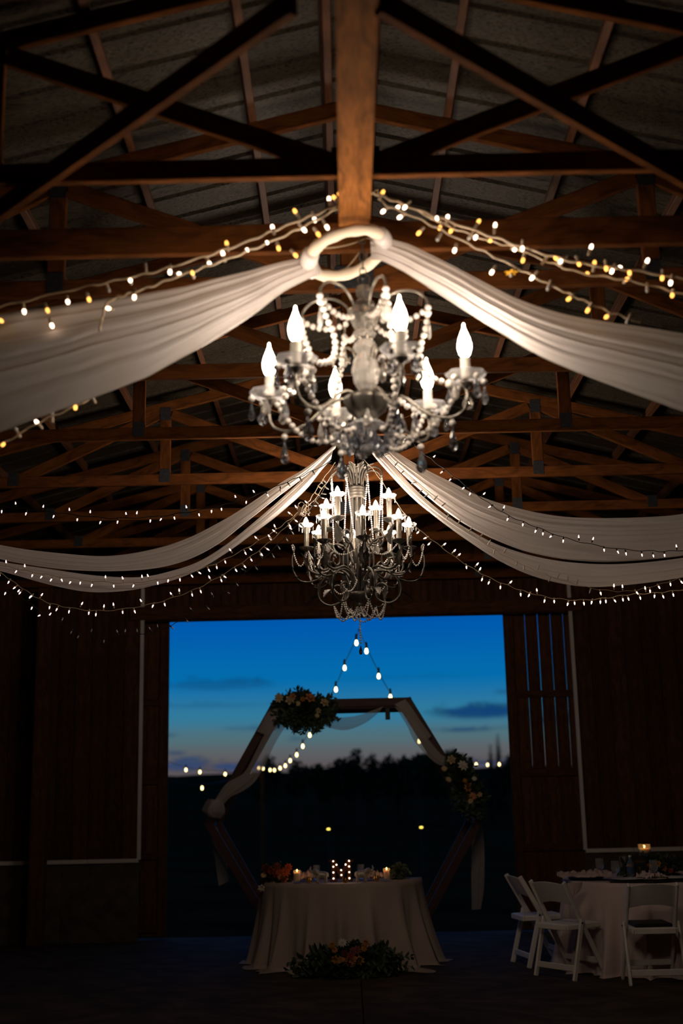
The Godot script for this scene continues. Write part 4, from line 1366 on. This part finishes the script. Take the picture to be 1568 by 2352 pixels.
func build_sweetheart_table() -> void:
	var c := Vector3(at(784, 2020, 12.3).x, 0, -12.5)
	var r := 0.78
	var high := 0.76
	var o := thing("sweetheart_table", "half-round table hidden under the trailing ivory cloth", "table", c)
	var outline := PackedVector3Array()
	for k in 97:   # the round side faces the camera
		var a := lerpf(-PI / 2, PI / 2, k / 96.0)
		outline.append(Vector3(r * sin(a), 0, 0.74 * cos(a)))
	for k in range(1, 48):
		outline.append(Vector3(lerpf(r, -r, k / 48.0), 0, -0.02))
	var flat_top := Geo.new()
	var low := PackedVector3Array()
	var up := PackedVector3Array()
	for p in outline:
		low.append(p * 0.985)
		up.append(p * 0.985 + Vector3(0, 0.028, 0))
	flat_top.grid([low, up], true)
	flat_top.poly(up, Vector3(0, -1, 0.3))
	table_body(o, flat_top.mesh(), high, [[-0.6, 0.1], [0.6, 0.1], [-0.3, 0.55], [0.3, 0.55]])
	var train := func(a: float) -> float:
		return 0.05 + 0.2 * exp(-pow((a - 1.02) * 4.5, 2.0)) + 0.16 * exp(-pow((a + 0.62) * 6.0, 2.0)) + 0.08 * exp(-pow((a + 1.2) * 3.0, 2.0))
	var cl := solo("tablecloth", "ivory cloth trailing on the floor from the half-round table", "tablecloth", cloth_mesh(outline, Vector3(0, 0, 0.3), high, 13.0, 21, train), M.linen, moved(c))
	cl.set_meta("group", "tablecloths")
	var y := high + 0.009
	var on := func(px: float, d: float) -> Vector3:
		var p := at(px, 2020, d)
		p.y = y
		return p
	# the marquee letter
	var p: Vector3 = on.call(784, 12.05)
	var m := thing("marquee_letter", "brown twig letter M lit with small round bulbs", "letter lamp", p)
	var big := 0.205
	cache.dot = Geo.new().ball(Vector3.ZERO, Vector3.ONE * 0.0075, 10, 8).mesh()
	var parts := [["stem", Vector3(-0.075, 0.1, 0), Vector3(0.042, 0.2, 0.04), 0.0], ["stem", Vector3(0.075, 0.1, 0), Vector3(0.042, 0.2, 0.04), 0.0], ["slant", Vector3(-0.034, 0.115, 0.001), Vector3(0.034, 0.19, 0.038), 0.4], ["slant", Vector3(0.034, 0.115, 0.001), Vector3(0.034, 0.19, 0.036), -0.4],
		["serif", Vector3(-0.085, 0.19, 0.002), Vector3(0.076, 0.026, 0.04), 0.0], ["serif", Vector3(0.085, 0.19, 0.002), Vector3(0.076, 0.026, 0.04), 0.0], ["serif", Vector3(-0.075, 0.012, 0.002), Vector3(0.07, 0.024, 0.04), 0.0], ["serif", Vector3(0.075, 0.012, 0.002), Vector3(0.07, 0.024, 0.04), 0.0]]
	for q in parts:
		part(m, q[0], box_mesh(q[2], 0.004), M.twig, Transform3D(Basis(Vector3.BACK, q[3]), q[1]))
	for q in [[-0.075, 0.188], [-0.075, 0.137], [-0.075, 0.085], [-0.075, 0.03], [0.075, 0.188], [0.075, 0.137], [0.075, 0.085], [0.075, 0.03], [-0.045, 0.155], [0.042, 0.155], [-0.001, 0.105], [0.0, 0.06]]:
		part(m, "bulb", cache.dot, M.fairy_white, moved(Vector3(q[0], q[1], 0.028)))
		lamp(m, Vector3(q[0], q[1], 0.028), 0.0004, Color(1, 0.88, 0.76), 0.0075)
	candle_in_glass("lit pillar candle beside the orange flowers", on.call(682, 12.05), 0.036, 0.112, 0.012, 0.092, 0.004)
	candle_in_glass("lit pillar candle before the grey-green foliage", on.call(888, 12.05), 0.036, 0.112, 0.012, 0.092, 0.004)
	var votive := Geo.new().lathe([[0.0, 0.0], [0.016, 0.001], [0.027, 0.014], [0.029, 0.03], [0.022, 0.044], [0.026, 0.05], [0.024, 0.05], [0.019, 0.044], [0.026, 0.03], [0.024, 0.014], [0.0, 0.006]], 20).mesh()
	for q in [[709, 12.0, "beside the lit pillar candle and an elephant figurine"], [793, 11.84, "right before the letter M"], [864, 12.0, "beside the raised-trunk elephant and a pillar candle"]]:
		var t := thing("votive_cup", "small gold mercury glass votive cup " + q[2], "candle holder", on.call(q[0], q[1]), 0, "gold votive cups on the small table")
		part(t, "cup", votive, M.gold)
	var body := elephant_mesh()
	for s in [-1, 1]:
		var t := thing("elephant_figurine", "cream elephant figurine with raised trunk, " + ("beside a blue-tinted tumbler" if s < 0 else "standing before a clear tumbler"), "figurine", on.call(737 if s < 0 else 832, 11.95), 0.0 if s > 0 else PI, "elephant figurines")
		part(t, "body", body, M.elephant)
		for k in [-1, 1]:
			part(t, "eye", Geo.new().ball(Vector3.ZERO, Vector3.ONE * 0.0035, 8, 6).mesh(), M.black, moved(Vector3(0.075, 0.113, k * 0.0185)))
			var tusk := PackedVector3Array([Vector3(0.07, 0.09, k * 0.012), Vector3(0.085, 0.085, k * 0.015), Vector3(0.096, 0.088, k * 0.015)])
			part(t, "tusk", Geo.new().tube(tusk, [0.003, 0.0025, 0.001], 6).mesh(), M.china)
		t.scale = Vector3.ONE * 0.98
	var tumbler := Geo.new().lathe([[0.0, 0.0], [0.03, 0.0], [0.036, 0.14], [0.034, 0.14], [0.028, 0.008], [0.0, 0.008]], 24).mesh()
	for q in [[727, "behind the elephant that faces the orange flowers"], [829, "behind the elephant that faces the grey-green foliage"]]:
		var t := thing("tumbler", "clear glass tumbler of water " + q[1], "glass", on.call(q[0], 12.3), 0, "tumblers on the small table")
		part(t, "glass", tumbler, M.clear)
		part(t, "water", Geo.new().lathe([[0.0, 0.009], [0.027, 0.009], [0.032, 0.1], [0.0, 0.1]], 20).mesh(), M.water)
	for q in [[702, 12.25, "bundled beside the lit candle and orange flowers"], [856, 12.2, "bundled between an elephant and a lit candle"]]:
		solo("napkin", "pale linen napkin " + q[1 + 1], "napkin", napkin_mesh(0.2, 0.16, int(q[0])), M.napkin, Transform3D(Basis(Vector3.UP, 0.6).scaled(Vector3(1, 2.2, 1)), on.call(q[0], q[1])))
	floral("table_flowers", "orange and rust bouquet at the end of the half-round table", at(634, 2018, 12.3), Vector3(0.14, 0.13, 0.12), 50, M.leaf_dark, [[610, 1995, "rust", 0.05], [622, 2000, "orange", 0.045], [636, 1990, "rust", 0.04], [655, 2002, "orange", 0.055], [662, 1992, "orange", 0.04], [645, 2012, "peach", 0.045], [652, 2020, "pink", 0.045], [632, 2008, "rust", 0.04], [605, 2010, "cream", 0.03], [626, 2030, "cream", 0.03], [600, 2040, "white", 0.035], [640, 2003, "orange", 0.04]], 12.3, 51)
	floral("table_flowers", "loose grey-green foliage behind a pillar candle on the half-round table", at(916, 2006, 12.35), Vector3(0.1, 0.08, 0.08), 24, M.leaf_sage, [], 12.35, 52)
	floral("floor_flowers", "low floor arrangement of orange and cream flowers before the tablecloth", at(806, 2215, 11.42) * Vector3(1, 0, 1) + Vector3(0, 0.11, 0), Vector3(0.5, 0.17, 0.14), 190, M.leaf_dark, [[786, 2165, "white", 0.04], [763, 2172, "yellow", 0.035], [768, 2182, "peach", 0.03], [840, 2166, "peach", 0.035], [836, 2178, "yellow", 0.03], [790, 2190, "rust", 0.035], [806, 2195, "orange", 0.04], [812, 2203, "peach", 0.035], [826, 2205, "yellow", 0.045], [770, 2205, "yellow", 0.04], [782, 2205, "peach", 0.035], [796, 2209, "peach", 0.045], [808, 2216, "peach", 0.04], [820, 2182, "pink", 0.04], [810, 2184, "pink", 0.035]], 11.42, 53, 0.0, 0.08)


func build_guest_table() -> void:
	var c := at(1487, 2040, 11.75)
	c.y = 0
	var r := 0.76
	var high := 0.76
	var o := thing("round_table", "round guest table under a pale pink floor-length cloth", "table", c)
	var outline := PackedVector3Array()
	for k in 192:
		var a := TAU * k / 192
		outline.append(Vector3(r * sin(a), 0, r * cos(a)))
	table_body(o, Geo.new().lathe([[0.0, 0.0], [r - 0.012, 0.0], [r - 0.01, 0.028], [0.0, 0.028]], 48).mesh(), high, [[-0.4, -0.4], [0.4, -0.4], [-0.4, 0.4], [0.4, 0.4]])
	var cl := solo("tablecloth", "pale pink cloth falling in folds over the round guest table", "tablecloth", cloth_mesh(outline, Vector3.ZERO, high, 15.0, 23, func(_a: float) -> float: return 0.02), paint(Color(0.8, 0.72, 0.69), 0.9), moved(c))
	cl.set_meta("group", "tablecloths")
	var y := high + 0.009
	var on := func(px: float, d: float) -> Vector3:
		var p := at(px, 2025, d)
		p.y = y
		return p
	var goblet := Geo.new().lathe([[0.0, 0.0], [0.034, 0.0], [0.034, 0.003], [0.006, 0.008], [0.0055, 0.055], [0.014, 0.065], [0.034, 0.09], [0.041, 0.125], [0.036, 0.175], [0.034, 0.175], [0.039, 0.125], [0.032, 0.092], [0.012, 0.069], [0.0, 0.067]], 24).mesh()
	for q in [[1379, 11.75, "beside the folded napkin bundle"], [1415, 11.3, "beside the plastic water bottle"], [1503, 11.3, "behind the draped napkin and white chair"], [1435, 12.0, "behind the water bottle"]]:
		part(thing("water_goblet", "clear stemmed water goblet " + q[2], "glass", on.call(q[0], q[1]), 0, "goblets on the guest table"), "glass", goblet, M.clear)
	var bottle := thing("water_bottle", "clear plastic water bottle with blue label", "bottle", on.call(1450, 11.35))
	part(bottle, "body", Geo.new().lathe([[0.0, 0.0], [0.03, 0.0], [0.032, 0.01], [0.03, 0.03], [0.032, 0.05], [0.032, 0.12], [0.028, 0.15], [0.012, 0.18], [0.011, 0.2], [0.0, 0.2]], 22).mesh(), M.clear)
	part(bottle, "wrapper", Geo.new().lathe([[0.0325, 0.06], [0.0328, 0.062], [0.0328, 0.115], [0.0325, 0.117]], 22).mesh(), paint(Color(0.2, 0.3, 0.4), 0.4))
	part(bottle, "cap", Geo.new().lathe([[0.0, 0.2], [0.0135, 0.2], [0.0135, 0.215], [0.0, 0.216]], 16).mesh(), M.china)
	var sign_ := thing("table_sign", "dark wooden table number sign with gold lettering", "sign", on.call(1471, 11.6), -0.1)
	part(sign_, "panel", box_mesh(Vector3(0.13, 0.2, 0.012)), M.sign, moved(Vector3(0, 0.1, 0)))
	var font := SystemFont.new()
	font.font_names = PackedStringArray(["Droid Serif"])
	font.font_italic = true
	for q in [["table", 0.15, 30], ["1", 0.07, 64]]:
		var tm := TextMesh.new()
		tm.text = q[0]
		tm.font = font
		tm.font_size = q[2]
		tm.pixel_size = 0.0013
		tm.depth = 0.002
		part(sign_, "lettering", tm, M.gold, moved(Vector3(0, q[1], 0.0075)))
	candle_in_glass("floating candle in the tall glass above the guest table flowers", on.call(1485, 11.95), 0.058, 0.285, 0.205, 0.245, 0.006)
	floral("centrepiece_flowers", "dark greenery centrepiece with small yellow flowers round the tall glass", on.call(1500, 11.85) + Vector3(0, 0.09, 0), Vector3(0.32, 0.1, 0.16), 90, M.leaf_dark, [[1460, 1985, "peach", 0.03], [1468, 1981, "yellow", 0.03], [1490, 1990, "yellow", 0.035], [1511, 1984, "yellow", 0.03], [1525, 1995, "peach", 0.03], [1540, 2000, "orange", 0.025], [1443, 1990, "peach", 0.025]], 11.85, 61)
	var plate := Geo.new().lathe([[0.0, 0.004], [0.08, 0.004], [0.13, 0.016], [0.135, 0.02], [0.13, 0.022], [0.08, 0.01], [0.0, 0.01]], 36).mesh()
	var disc := Geo.new().lathe([[0.0, 0.0], [0.155, 0.0], [0.165, 0.008], [0.16, 0.012], [0.0, 0.004]], 36).mesh()
	for q in [[1345, 11.72, "under the folded napkin bundle"], [1440, 11.25, "before the plastic water bottle"], [1500, 11.22, "under the draped napkin"], [1548, 11.3, "at the guest table's edge, uncovered"]]:
		var s := thing("charger_plate", "dark brown charger plate " + q[2], "plate", on.call(q[0], q[1]), 0, "place settings")
		part(s, "disc", disc, paint(Color(0.16, 0.1, 0.07), 0.4))
		if q[0] != 1345:
			var t := thing("dinner_plate", "white dinner plate on the charger " + q[2], "plate", on.call(q[0], q[1]) + Vector3(0, 0.006, 0), 0, "place settings")
			part(t, "dish", plate, M.china)
	for q in [[1342, 11.6, 0.3, 0.48, 1.5, "folded napkin bundle on the guest table, longest one"], [1497, 11.2, 0.2, 0.26, 0.2, "pink napkin draped by the white chair's back"], [1558, 11.9, 0.2, 0.24, 0.8, "white napkin peaked beyond the flower centrepiece"]]:
		solo("napkin", q[5], "napkin", napkin_mesh(q[2], q[3], int(q[0])), M.napkin, Transform3D(Basis(Vector3.UP, q[4]).scaled(Vector3(1, 1.9, 1)), on.call(q[0], q[1]) + Vector3(0, 0.014, 0)))
	# ends of napkins that hang over the cloth
	for q in [[1320, 2028, 2062, 11.15, "pink napkin corner hanging over the cloth beside a chair"], [1490, 2030, 2048, 10.93, "pink napkin corner hanging behind the white chair's back"]]:
		solo("napkin", q[4], "napkin", sheet([[q[0] - 18, q[1]], [q[0] - 14, (q[1] + q[2]) / 2.0], [q[0] - 6, q[2]]], [[q[0] + 18, q[1] - 2], [q[0] + 14, (q[1] + q[2]) / 2.0 - 4], [q[0] + 4, q[2] - 8]], q[3] - 0.02, [[], []], 1.5, int(q[0]), 20), M.napkin)


func make_chair() -> Node3D:
	var o := thing("folding_chair", "", "chair", Vector3.ZERO, 0, "white folding chairs at the guest table")
	for s in [-1, 1]:
		board(o, "post", Vector3(s * 0.2, 0.8, -0.235), Vector3(s * 0.205, 0.0, 0.22), 0.046, 0.024, M.chair, Vector3.RIGHT, 0.007)
		board(o, "rear_leg", Vector3(s * 0.228, 0.49, -0.065), Vector3(s * 0.23, 0.0, -0.2), 0.046, 0.024, M.chair, Vector3.RIGHT, 0.007)
		board(o, "seat_rail", Vector3(s * 0.18, 0.425, -0.2), Vector3(s * 0.18, 0.43, 0.2), 0.04, 0.016, M.chair, Vector3.RIGHT, 0.004)
		part(o, "bolt", Geo.new().lathe([[0.0, 0.0], [0.009, 0.0], [0.008, 0.004], [0.0, 0.005]], 10, upright(Vector3(s * 0.24, 0.46, -0.075), Vector3(s, 0, 0))).mesh(), M.black)
	# curved back slat with an arched lower edge
	var rows := []
	for k in 13:
		var t := k / 12.0 * 2 - 1
		var x := t * 0.19
		var bow := 0.022 * (1 - t * t)
		var y0 := 0.605 + 0.028 * (1 - t * t)
		var y1 := 0.775 + 0.02 * (1 - t * t)
		var z0 := -0.235 + (0.8 - y0) * 0.569 - bow
		var z1 := -0.235 + (0.8 - y1) * 0.569 - bow
		rows.append(PackedVector3Array([Vector3(x, y0, z0 - 0.008), Vector3(x, y1, z1 - 0.008), Vector3(x, y1 + 0.004, z1), Vector3(x, y1, z1 + 0.008), Vector3(x, y0, z0 + 0.008), Vector3(x, y0 - 0.004, z0)]))
	part(o, "back_slat", Geo.new().grid(rows, true).mesh(), M.chair)
	part(o, "seat", Geo.new().box(Vector3(0.345, 0.022, 0.4), moved(Vector3(0, 0.44, 0.0)), 0.008).mesh(), M.chair)
	board(o, "rear_stretcher", Vector3(-0.22, 0.1, -0.172), Vector3(0.22, 0.1, -0.172), 0.05, 0.02, M.chair)
	board(o, "front_stretcher", Vector3(-0.2, 0.14, 0.14), Vector3(0.2, 0.14, 0.14), 0.045, 0.02, M.chair)
	board(o, "seat_back_rail", Vector3(-0.17, 0.425, -0.205), Vector3(0.17, 0.425, -0.205), 0.045, 0.018, M.chair)
	return o


func build_chairs() -> void:
	var c := make_chair()
	var spots := [[1500, 2254, 10.72, PI, "white folding chair with its back to the camera side, tucked under the table"], [1312, 2240, 11.15, PI - 0.95, "white folding chair turned sideways with a napkin hanging behind it"], [1243, 2212, 11.95, PI - 1.38, "white folding chair side-on, nearest the slatted barn door"]]
	spots[0][4] = "white folding chair showing its full back, with black seat pad, at the guest table"
	for k in [1, 2, 0]:
		var q: Array = spots[k]
		var o: Node3D = c if k == 0 else c.duplicate()
		if k:
			o.name = numbered("folding_chair")
			add_child(o)
		var p := at(q[0], q[1], q[2])
		o.position = Vector3(p.x, 0, p.z)
		o.rotation.y = q[3]
		o.set_meta("label", q[4])
		if k == 0:
			part(o, "seat_pad", Geo.new().box(Vector3(0.31, 0.03, 0.34), moved(Vector3(0, 0.465, 0.0)), 0.014).mesh(), M.black)


# ---------------------------------------------------------------- outside
func tree(label: String, called: String, px: float, top: float, wide: float, d: float, kind: int, seed_: int) -> void:
	var r := RandomNumberGenerator.new()
	r.seed = seed_
	var tip := at(px, top, d)
	var base := Vector3(tip.x, -0.12, tip.z)
	var h := tip.y - base.y
	var half := wide / 2.0 * d / FOCAL * (1.02 if kind == 1 else 1.35)
	var o := thing(called, label, "tree", base, 0, "trees on the dark skyline")
	part(o, "trunk", Geo.new().tube(smooth_path([Vector3.ZERO, Vector3(0.05 * half, h * 0.3, 0), Vector3(-0.05 * half, h * 0.6, 0), Vector3(0, h * 0.86, 0)], 10), [0.2, 0.18, 0.17, 0.15, 0.14, 0.12, 0.11, 0.09, 0.08, 0.06, 0.03], 7).mesh(), M.bark)
	var g := Geo.new()
	if kind == 1:   # conifer: whorls of drooping boughs
		var y := h * 0.12
		while y < h:
			var rr := half * pow(1.0 - y / h, 0.8) * r.randf_range(0.8, 1.3) + 0.08
			for k in 9:
				var a := r.randf() * TAU
				var dir := Vector3(sin(a), -0.25, cos(a)).normalized()
				for j in 3:
					g.leaf(Vector3(0, y, 0) + dir * rr * 0.3 * j, (dir + Vector3(0, r.randf_range(-0.2, 0.35), 0)).normalized(), Vector3.UP, rr * 0.55, rr * 0.4 + 0.08, 0.2)
			y += h * 0.022
	else:
		var lumps := []
		var n := 13 if kind == 0 else 14
		for k in n:
			var a := r.randf() * TAU
			var q := sqrt(r.randf()) * half * 0.72 * (0.3 if k == 0 else 1.0)
			var yy := h * (r.randf_range(0.56, 0.86) if k else 0.88) if kind == 0 else h * r.randf_range(0.72, 0.92)
			lumps.append([Vector3(sin(a) * q, yy - pow(q / half, 2.0) * h * 0.2, cos(a) * q * 0.8), half * (r.randf_range(0.3, 0.52) if k else 0.36), h * (0.11 if kind == 0 else 0.07)])
			var br := smooth_path([Vector3(0, h * 0.35, 0), Vector3(sin(a) * q * 0.4, lerpf(h * 0.35, lumps[-1][0].y, 0.6), cos(a) * q * 0.4), lumps[-1][0]], 5)
			part(o, "branch", Geo.new().tube(br, [0.07, 0.06, 0.05, 0.04, 0.03, 0.02], 5).mesh(), M.bark)
		for l in lumps:
			for k in 150:
				var q := Vector3(r.randfn(), r.randfn(), r.randfn()).normalized() * pow(r.randf(), 0.4)
				var p: Vector3 = l[0] + q * Vector3(l[1], l[2], l[1])
				g.leaf(p, Vector3(r.randfn(), r.randfn() * 0.7, r.randfn()).normalized(), Vector3(r.randfn(), 1, r.randfn()).normalized(), half * 0.13 + 0.08, half * 0.07 + 0.05, 0.2)
	part(o, "crown", g.mesh(), M.crown)


func build_outside() -> void:
	# rolling dark land up to the skyline
	var noise := FastNoiseLite.new()
	noise.seed = 5
	noise.frequency = 1.0
	var rows := []
	for k in 15:
		var t := k / 14.0
		var row := PackedVector3Array()
		for j in 81:
			var x := lerpf(-260.0, 260.0, j / 80.0)
			row.append(Vector3(x, -0.3 + sin(PI * t) * (8.6 + 1.6 * noise.get_noise_1d(x * 0.012) + 0.7 * noise.get_noise_1d(x * 0.06 + 40)), -lerpf(260.0, 420.0, t)))
		rows.append(row)
	var hills := struct("hills")
	part(hills, "slope", Geo.new().grid(rows, false, false).mesh(), M.hill)
	tree("round bushy tree standing alone above the sagging bulbs", "broadleaf_tree", 610, 1731, 58, 62, 0, 71)
	tree("low wide bush next to the lone round tree", "broadleaf_tree", 684, 1742, 62, 66, 0, 72)
	tree("small low tree linking the bushes and the tall clump", "broadleaf_tree", 730, 1752, 60, 70, 0, 73)
	tree("spreading tree at the edge of the tall clump", "broadleaf_tree", 775, 1735, 60, 68, 0, 74)
	tree("tallest leafy tree of the clump, with a ragged top", "broadleaf_tree", 822, 1716, 58, 66, 0, 75)
	tree("slim leafy tree next to the tallest of the clump", "broadleaf_tree", 852, 1727, 36, 68, 0, 76)
	tree("feathery tree in the middle of the skyline", "broadleaf_tree", 888, 1731, 50, 70, 0, 77)
	tree("flat-topped spreading tree within the arch", "umbrella_tree", 955, 1722, 82, 64, 2, 78)
	tree("small flat-topped tree beside the arch's slanting side", "umbrella_tree", 1034, 1715, 44, 66, 2, 79)
	tree("thin tree showing over the drooping arch flowers", "broadleaf_tree", 1062, 1726, 30, 68, 0, 80)
	tree("tall pointed conifer by the sliding door's edge", "conifer", 1142, 1686, 34, 72, 1, 81)
	tree("shorter blunt conifer next to the pointed one", "conifer", 1125, 1706, 24, 74, 1, 82)
	tree("bush beyond the conifers at the door's edge", "broadleaf_tree", 1166, 1728, 40, 76, 0, 83)
	tree("low scrub below the flat-topped trees", "broadleaf_tree", 1000, 1744, 70, 74, 0, 84)
	tree("low scrub running under the middle trees", "broadleaf_tree", 910, 1748, 90, 79, 0, 85)
	tree("low scrub under the tall clump", "broadleaf_tree", 800, 1752, 110, 76, 0, 86)
	# posts and their festoon bulbs
	var pole := thing("festoon_post", "weathered post holding the festoon string at its far end", "post", at(601, 1766, 33.0) * Vector3(1, 0, 1) + Vector3(0, -0.12, 0))
	board(pole, "shaft", Vector3(0, 0, 0), Vector3(0, at(601, 1766, 33.0).y + 0.14, 0), 0.1, 0.1, M.wood[2])
	part(pole, "cap", box_mesh(Vector3(0.12, 0.02, 0.12)), M.bark, moved(Vector3(0, at(601, 1766, 33.0).y + 0.15, 0)))
	pole = thing("festoon_post", "weathered post by the conifers holding the straight festoon run", "post", at(1080, 1742, 30.0) * Vector3(1, 0, 1) + Vector3(0, -0.12, 0))
	board(pole, "shaft", Vector3(0, 0, 0), Vector3(0, at(1080, 1742, 30.0).y + 0.14, 0), 0.1, 0.1, M.wood[2])
	part(pole, "cap", box_mesh(Vector3(0.12, 0.02, 0.12)), M.bark, moved(Vector3(0, at(1080, 1742, 30.0).y + 0.15, 0)))
	pole = thing("festoon_post", "weathered post hidden beyond the narrower showing door leaf", "post", at(378, 1780, 24.0) * Vector3(1, 0, 1) + Vector3(0, -0.12, 0))
	board(pole, "shaft", Vector3(0, 0, 0), Vector3(0, at(378, 1780, 24.0).y + 0.14, 0), 0.1, 0.1, M.wood[2])
	festoon("festoon string of round bulbs dipping from the ridge to the far post", [[823, 1444, 14.75], [818, 1466, 15.1], [791, 1524, 15.9], [771, 1574, 16.8], [728, 1652, 18.5], [711, 1680, 19.5], [695, 1706, 20.8], [681, 1726, 22.0], [666, 1740, 23.5], [655, 1752, 25.0], [643, 1758, 26.5], [630, 1763, 28.5], [620, 1763, 30.0], [604, 1760, 32.5], [594, 1759, 34.0]], 1)
	festoon("festoon string from the ridge passing behind the arch's slanting side", [[823, 1444, 14.75], [841, 1485, 15.2], [869, 1543, 15.9], [896, 1591, 16.6], [962, 1694, 19.5], [1004, 1734, 23.0], [1045, 1748, 26.5], [1080, 1750, 30.0]], 1, [5, 6, 7])
	festoon("straight run of festoon bulbs beyond the drooping arch flowers", [[1080, 1746, 30.0], [1093, 1750, 30.0], [1119, 1751, 30.0], [1146, 1750, 30.0], [1175, 1749, 30.0]], 1)
	festoon("short run of festoon bulbs low beside the wound cloth", [[388, 1750, 26.0], [427, 1762, 26.5], [459, 1767, 27.0], [517, 1772, 28.0], [561, 1777, 30.0], [572, 1767, 31.5], [594, 1759, 34.0]], 1, [6])
	festoon("lone bulb on a slack line before the dark field", [[378, 1788, 24.0], [464, 1803, 24.0], [601, 1772, 33.0]], 1, [2])
	for q in [[754, 1904, 24.0, "yellow stake lamp in the dark field beyond the letter M"], [967, 1900, 24.0, "yellow stake lamp in the dark field inside the arch's lower side"], [866, 1820, 90.0, "distant greenish white lamp in the middle of the dark land"]]:
		var p := at(q[0], q[1], q[2])
		var s := thing("stake_lamp", q[3], "lamp", Vector3(p.x, -0.12, p.z))
		var k: float = 1.0 if q[2] < 50.0 else 2.0
		part(s, "stake", Geo.new().tube(PackedVector3Array([Vector3.ZERO, Vector3(0, p.y + 0.08, 0)]), 0.012 * k, 6).mesh(), M.black)
		part(s, "lamp_glow", Geo.new().lathe([[0.0, 0.0], [0.03 * k, 0.005], [0.03 * k, 0.03 * k], [0.0, 0.035 * k]], 10).mesh(), glow(Color(1, 0.85, 0.35) if q[2] < 50 else Color(0.7, 1, 0.75), 3.0), moved(Vector3(0, p.y + 0.1, 0)))
		part(s, "cap", Geo.new().lathe([[0.0, 0.05 * k], [0.045 * k, 0.036 * k], [0.04 * k, 0.034 * k], [0.0, 0.034 * k]], 10).mesh(), M.black, moved(Vector3(0, p.y + 0.1, 0)))


func festoon(label: String, px: Array, first: int, skip: Array = []) -> void:
	var pts := []
	for p in px:
		pts.append(at(p[0], p[1], p[2]))
	var o := thing("festoon_string", label, "string lights")
	part(o, "cable", Geo.new().tube(smooth_path(pts, pts.size() * 6), 0.005, 5).mesh(), M.cable_dark)
	if not cache.has("festoon"):
		cache["festoon"] = Geo.new().lathe([[0.01, -0.07], [0.016, -0.085], [0.022, -0.105], [0.022, -0.12], [0.014, -0.138], [0.0, -0.143]], 14).mesh()
		cache["festoon_socket"] = Geo.new().lathe([[0.0, 0.01], [0.01, 0.005], [0.016, -0.02], [0.017, -0.064], [0.013, -0.072], [0.0, -0.072]], 12).mesh()
	for k in range(first, pts.size()):
		if k in skip:
			continue
		var s := part(o, "socket", cache["festoon_socket"], M.black, moved(pts[k] + Vector3(0, 0.05, 0)))
		part(s, "bulb", cache["festoon"], M.festoon)


func _ready() -> void:
	rng.seed = 20
	look = Basis.from_euler(Vector3(deg_to_rad(TILT), 0, deg_to_rad(-ROLL)))
	set_camera_and_sky()
	make_materials()
	build_floor()
	build_walls()
	build_roof()
	build_trusses()
	build_swags()
	crystal_chandelier()
	scroll_chandelier()
	build_arch()
	build_sweetheart_table()
	build_guest_table()
	build_chairs()
	build_fairy_lights()
	build_outside()
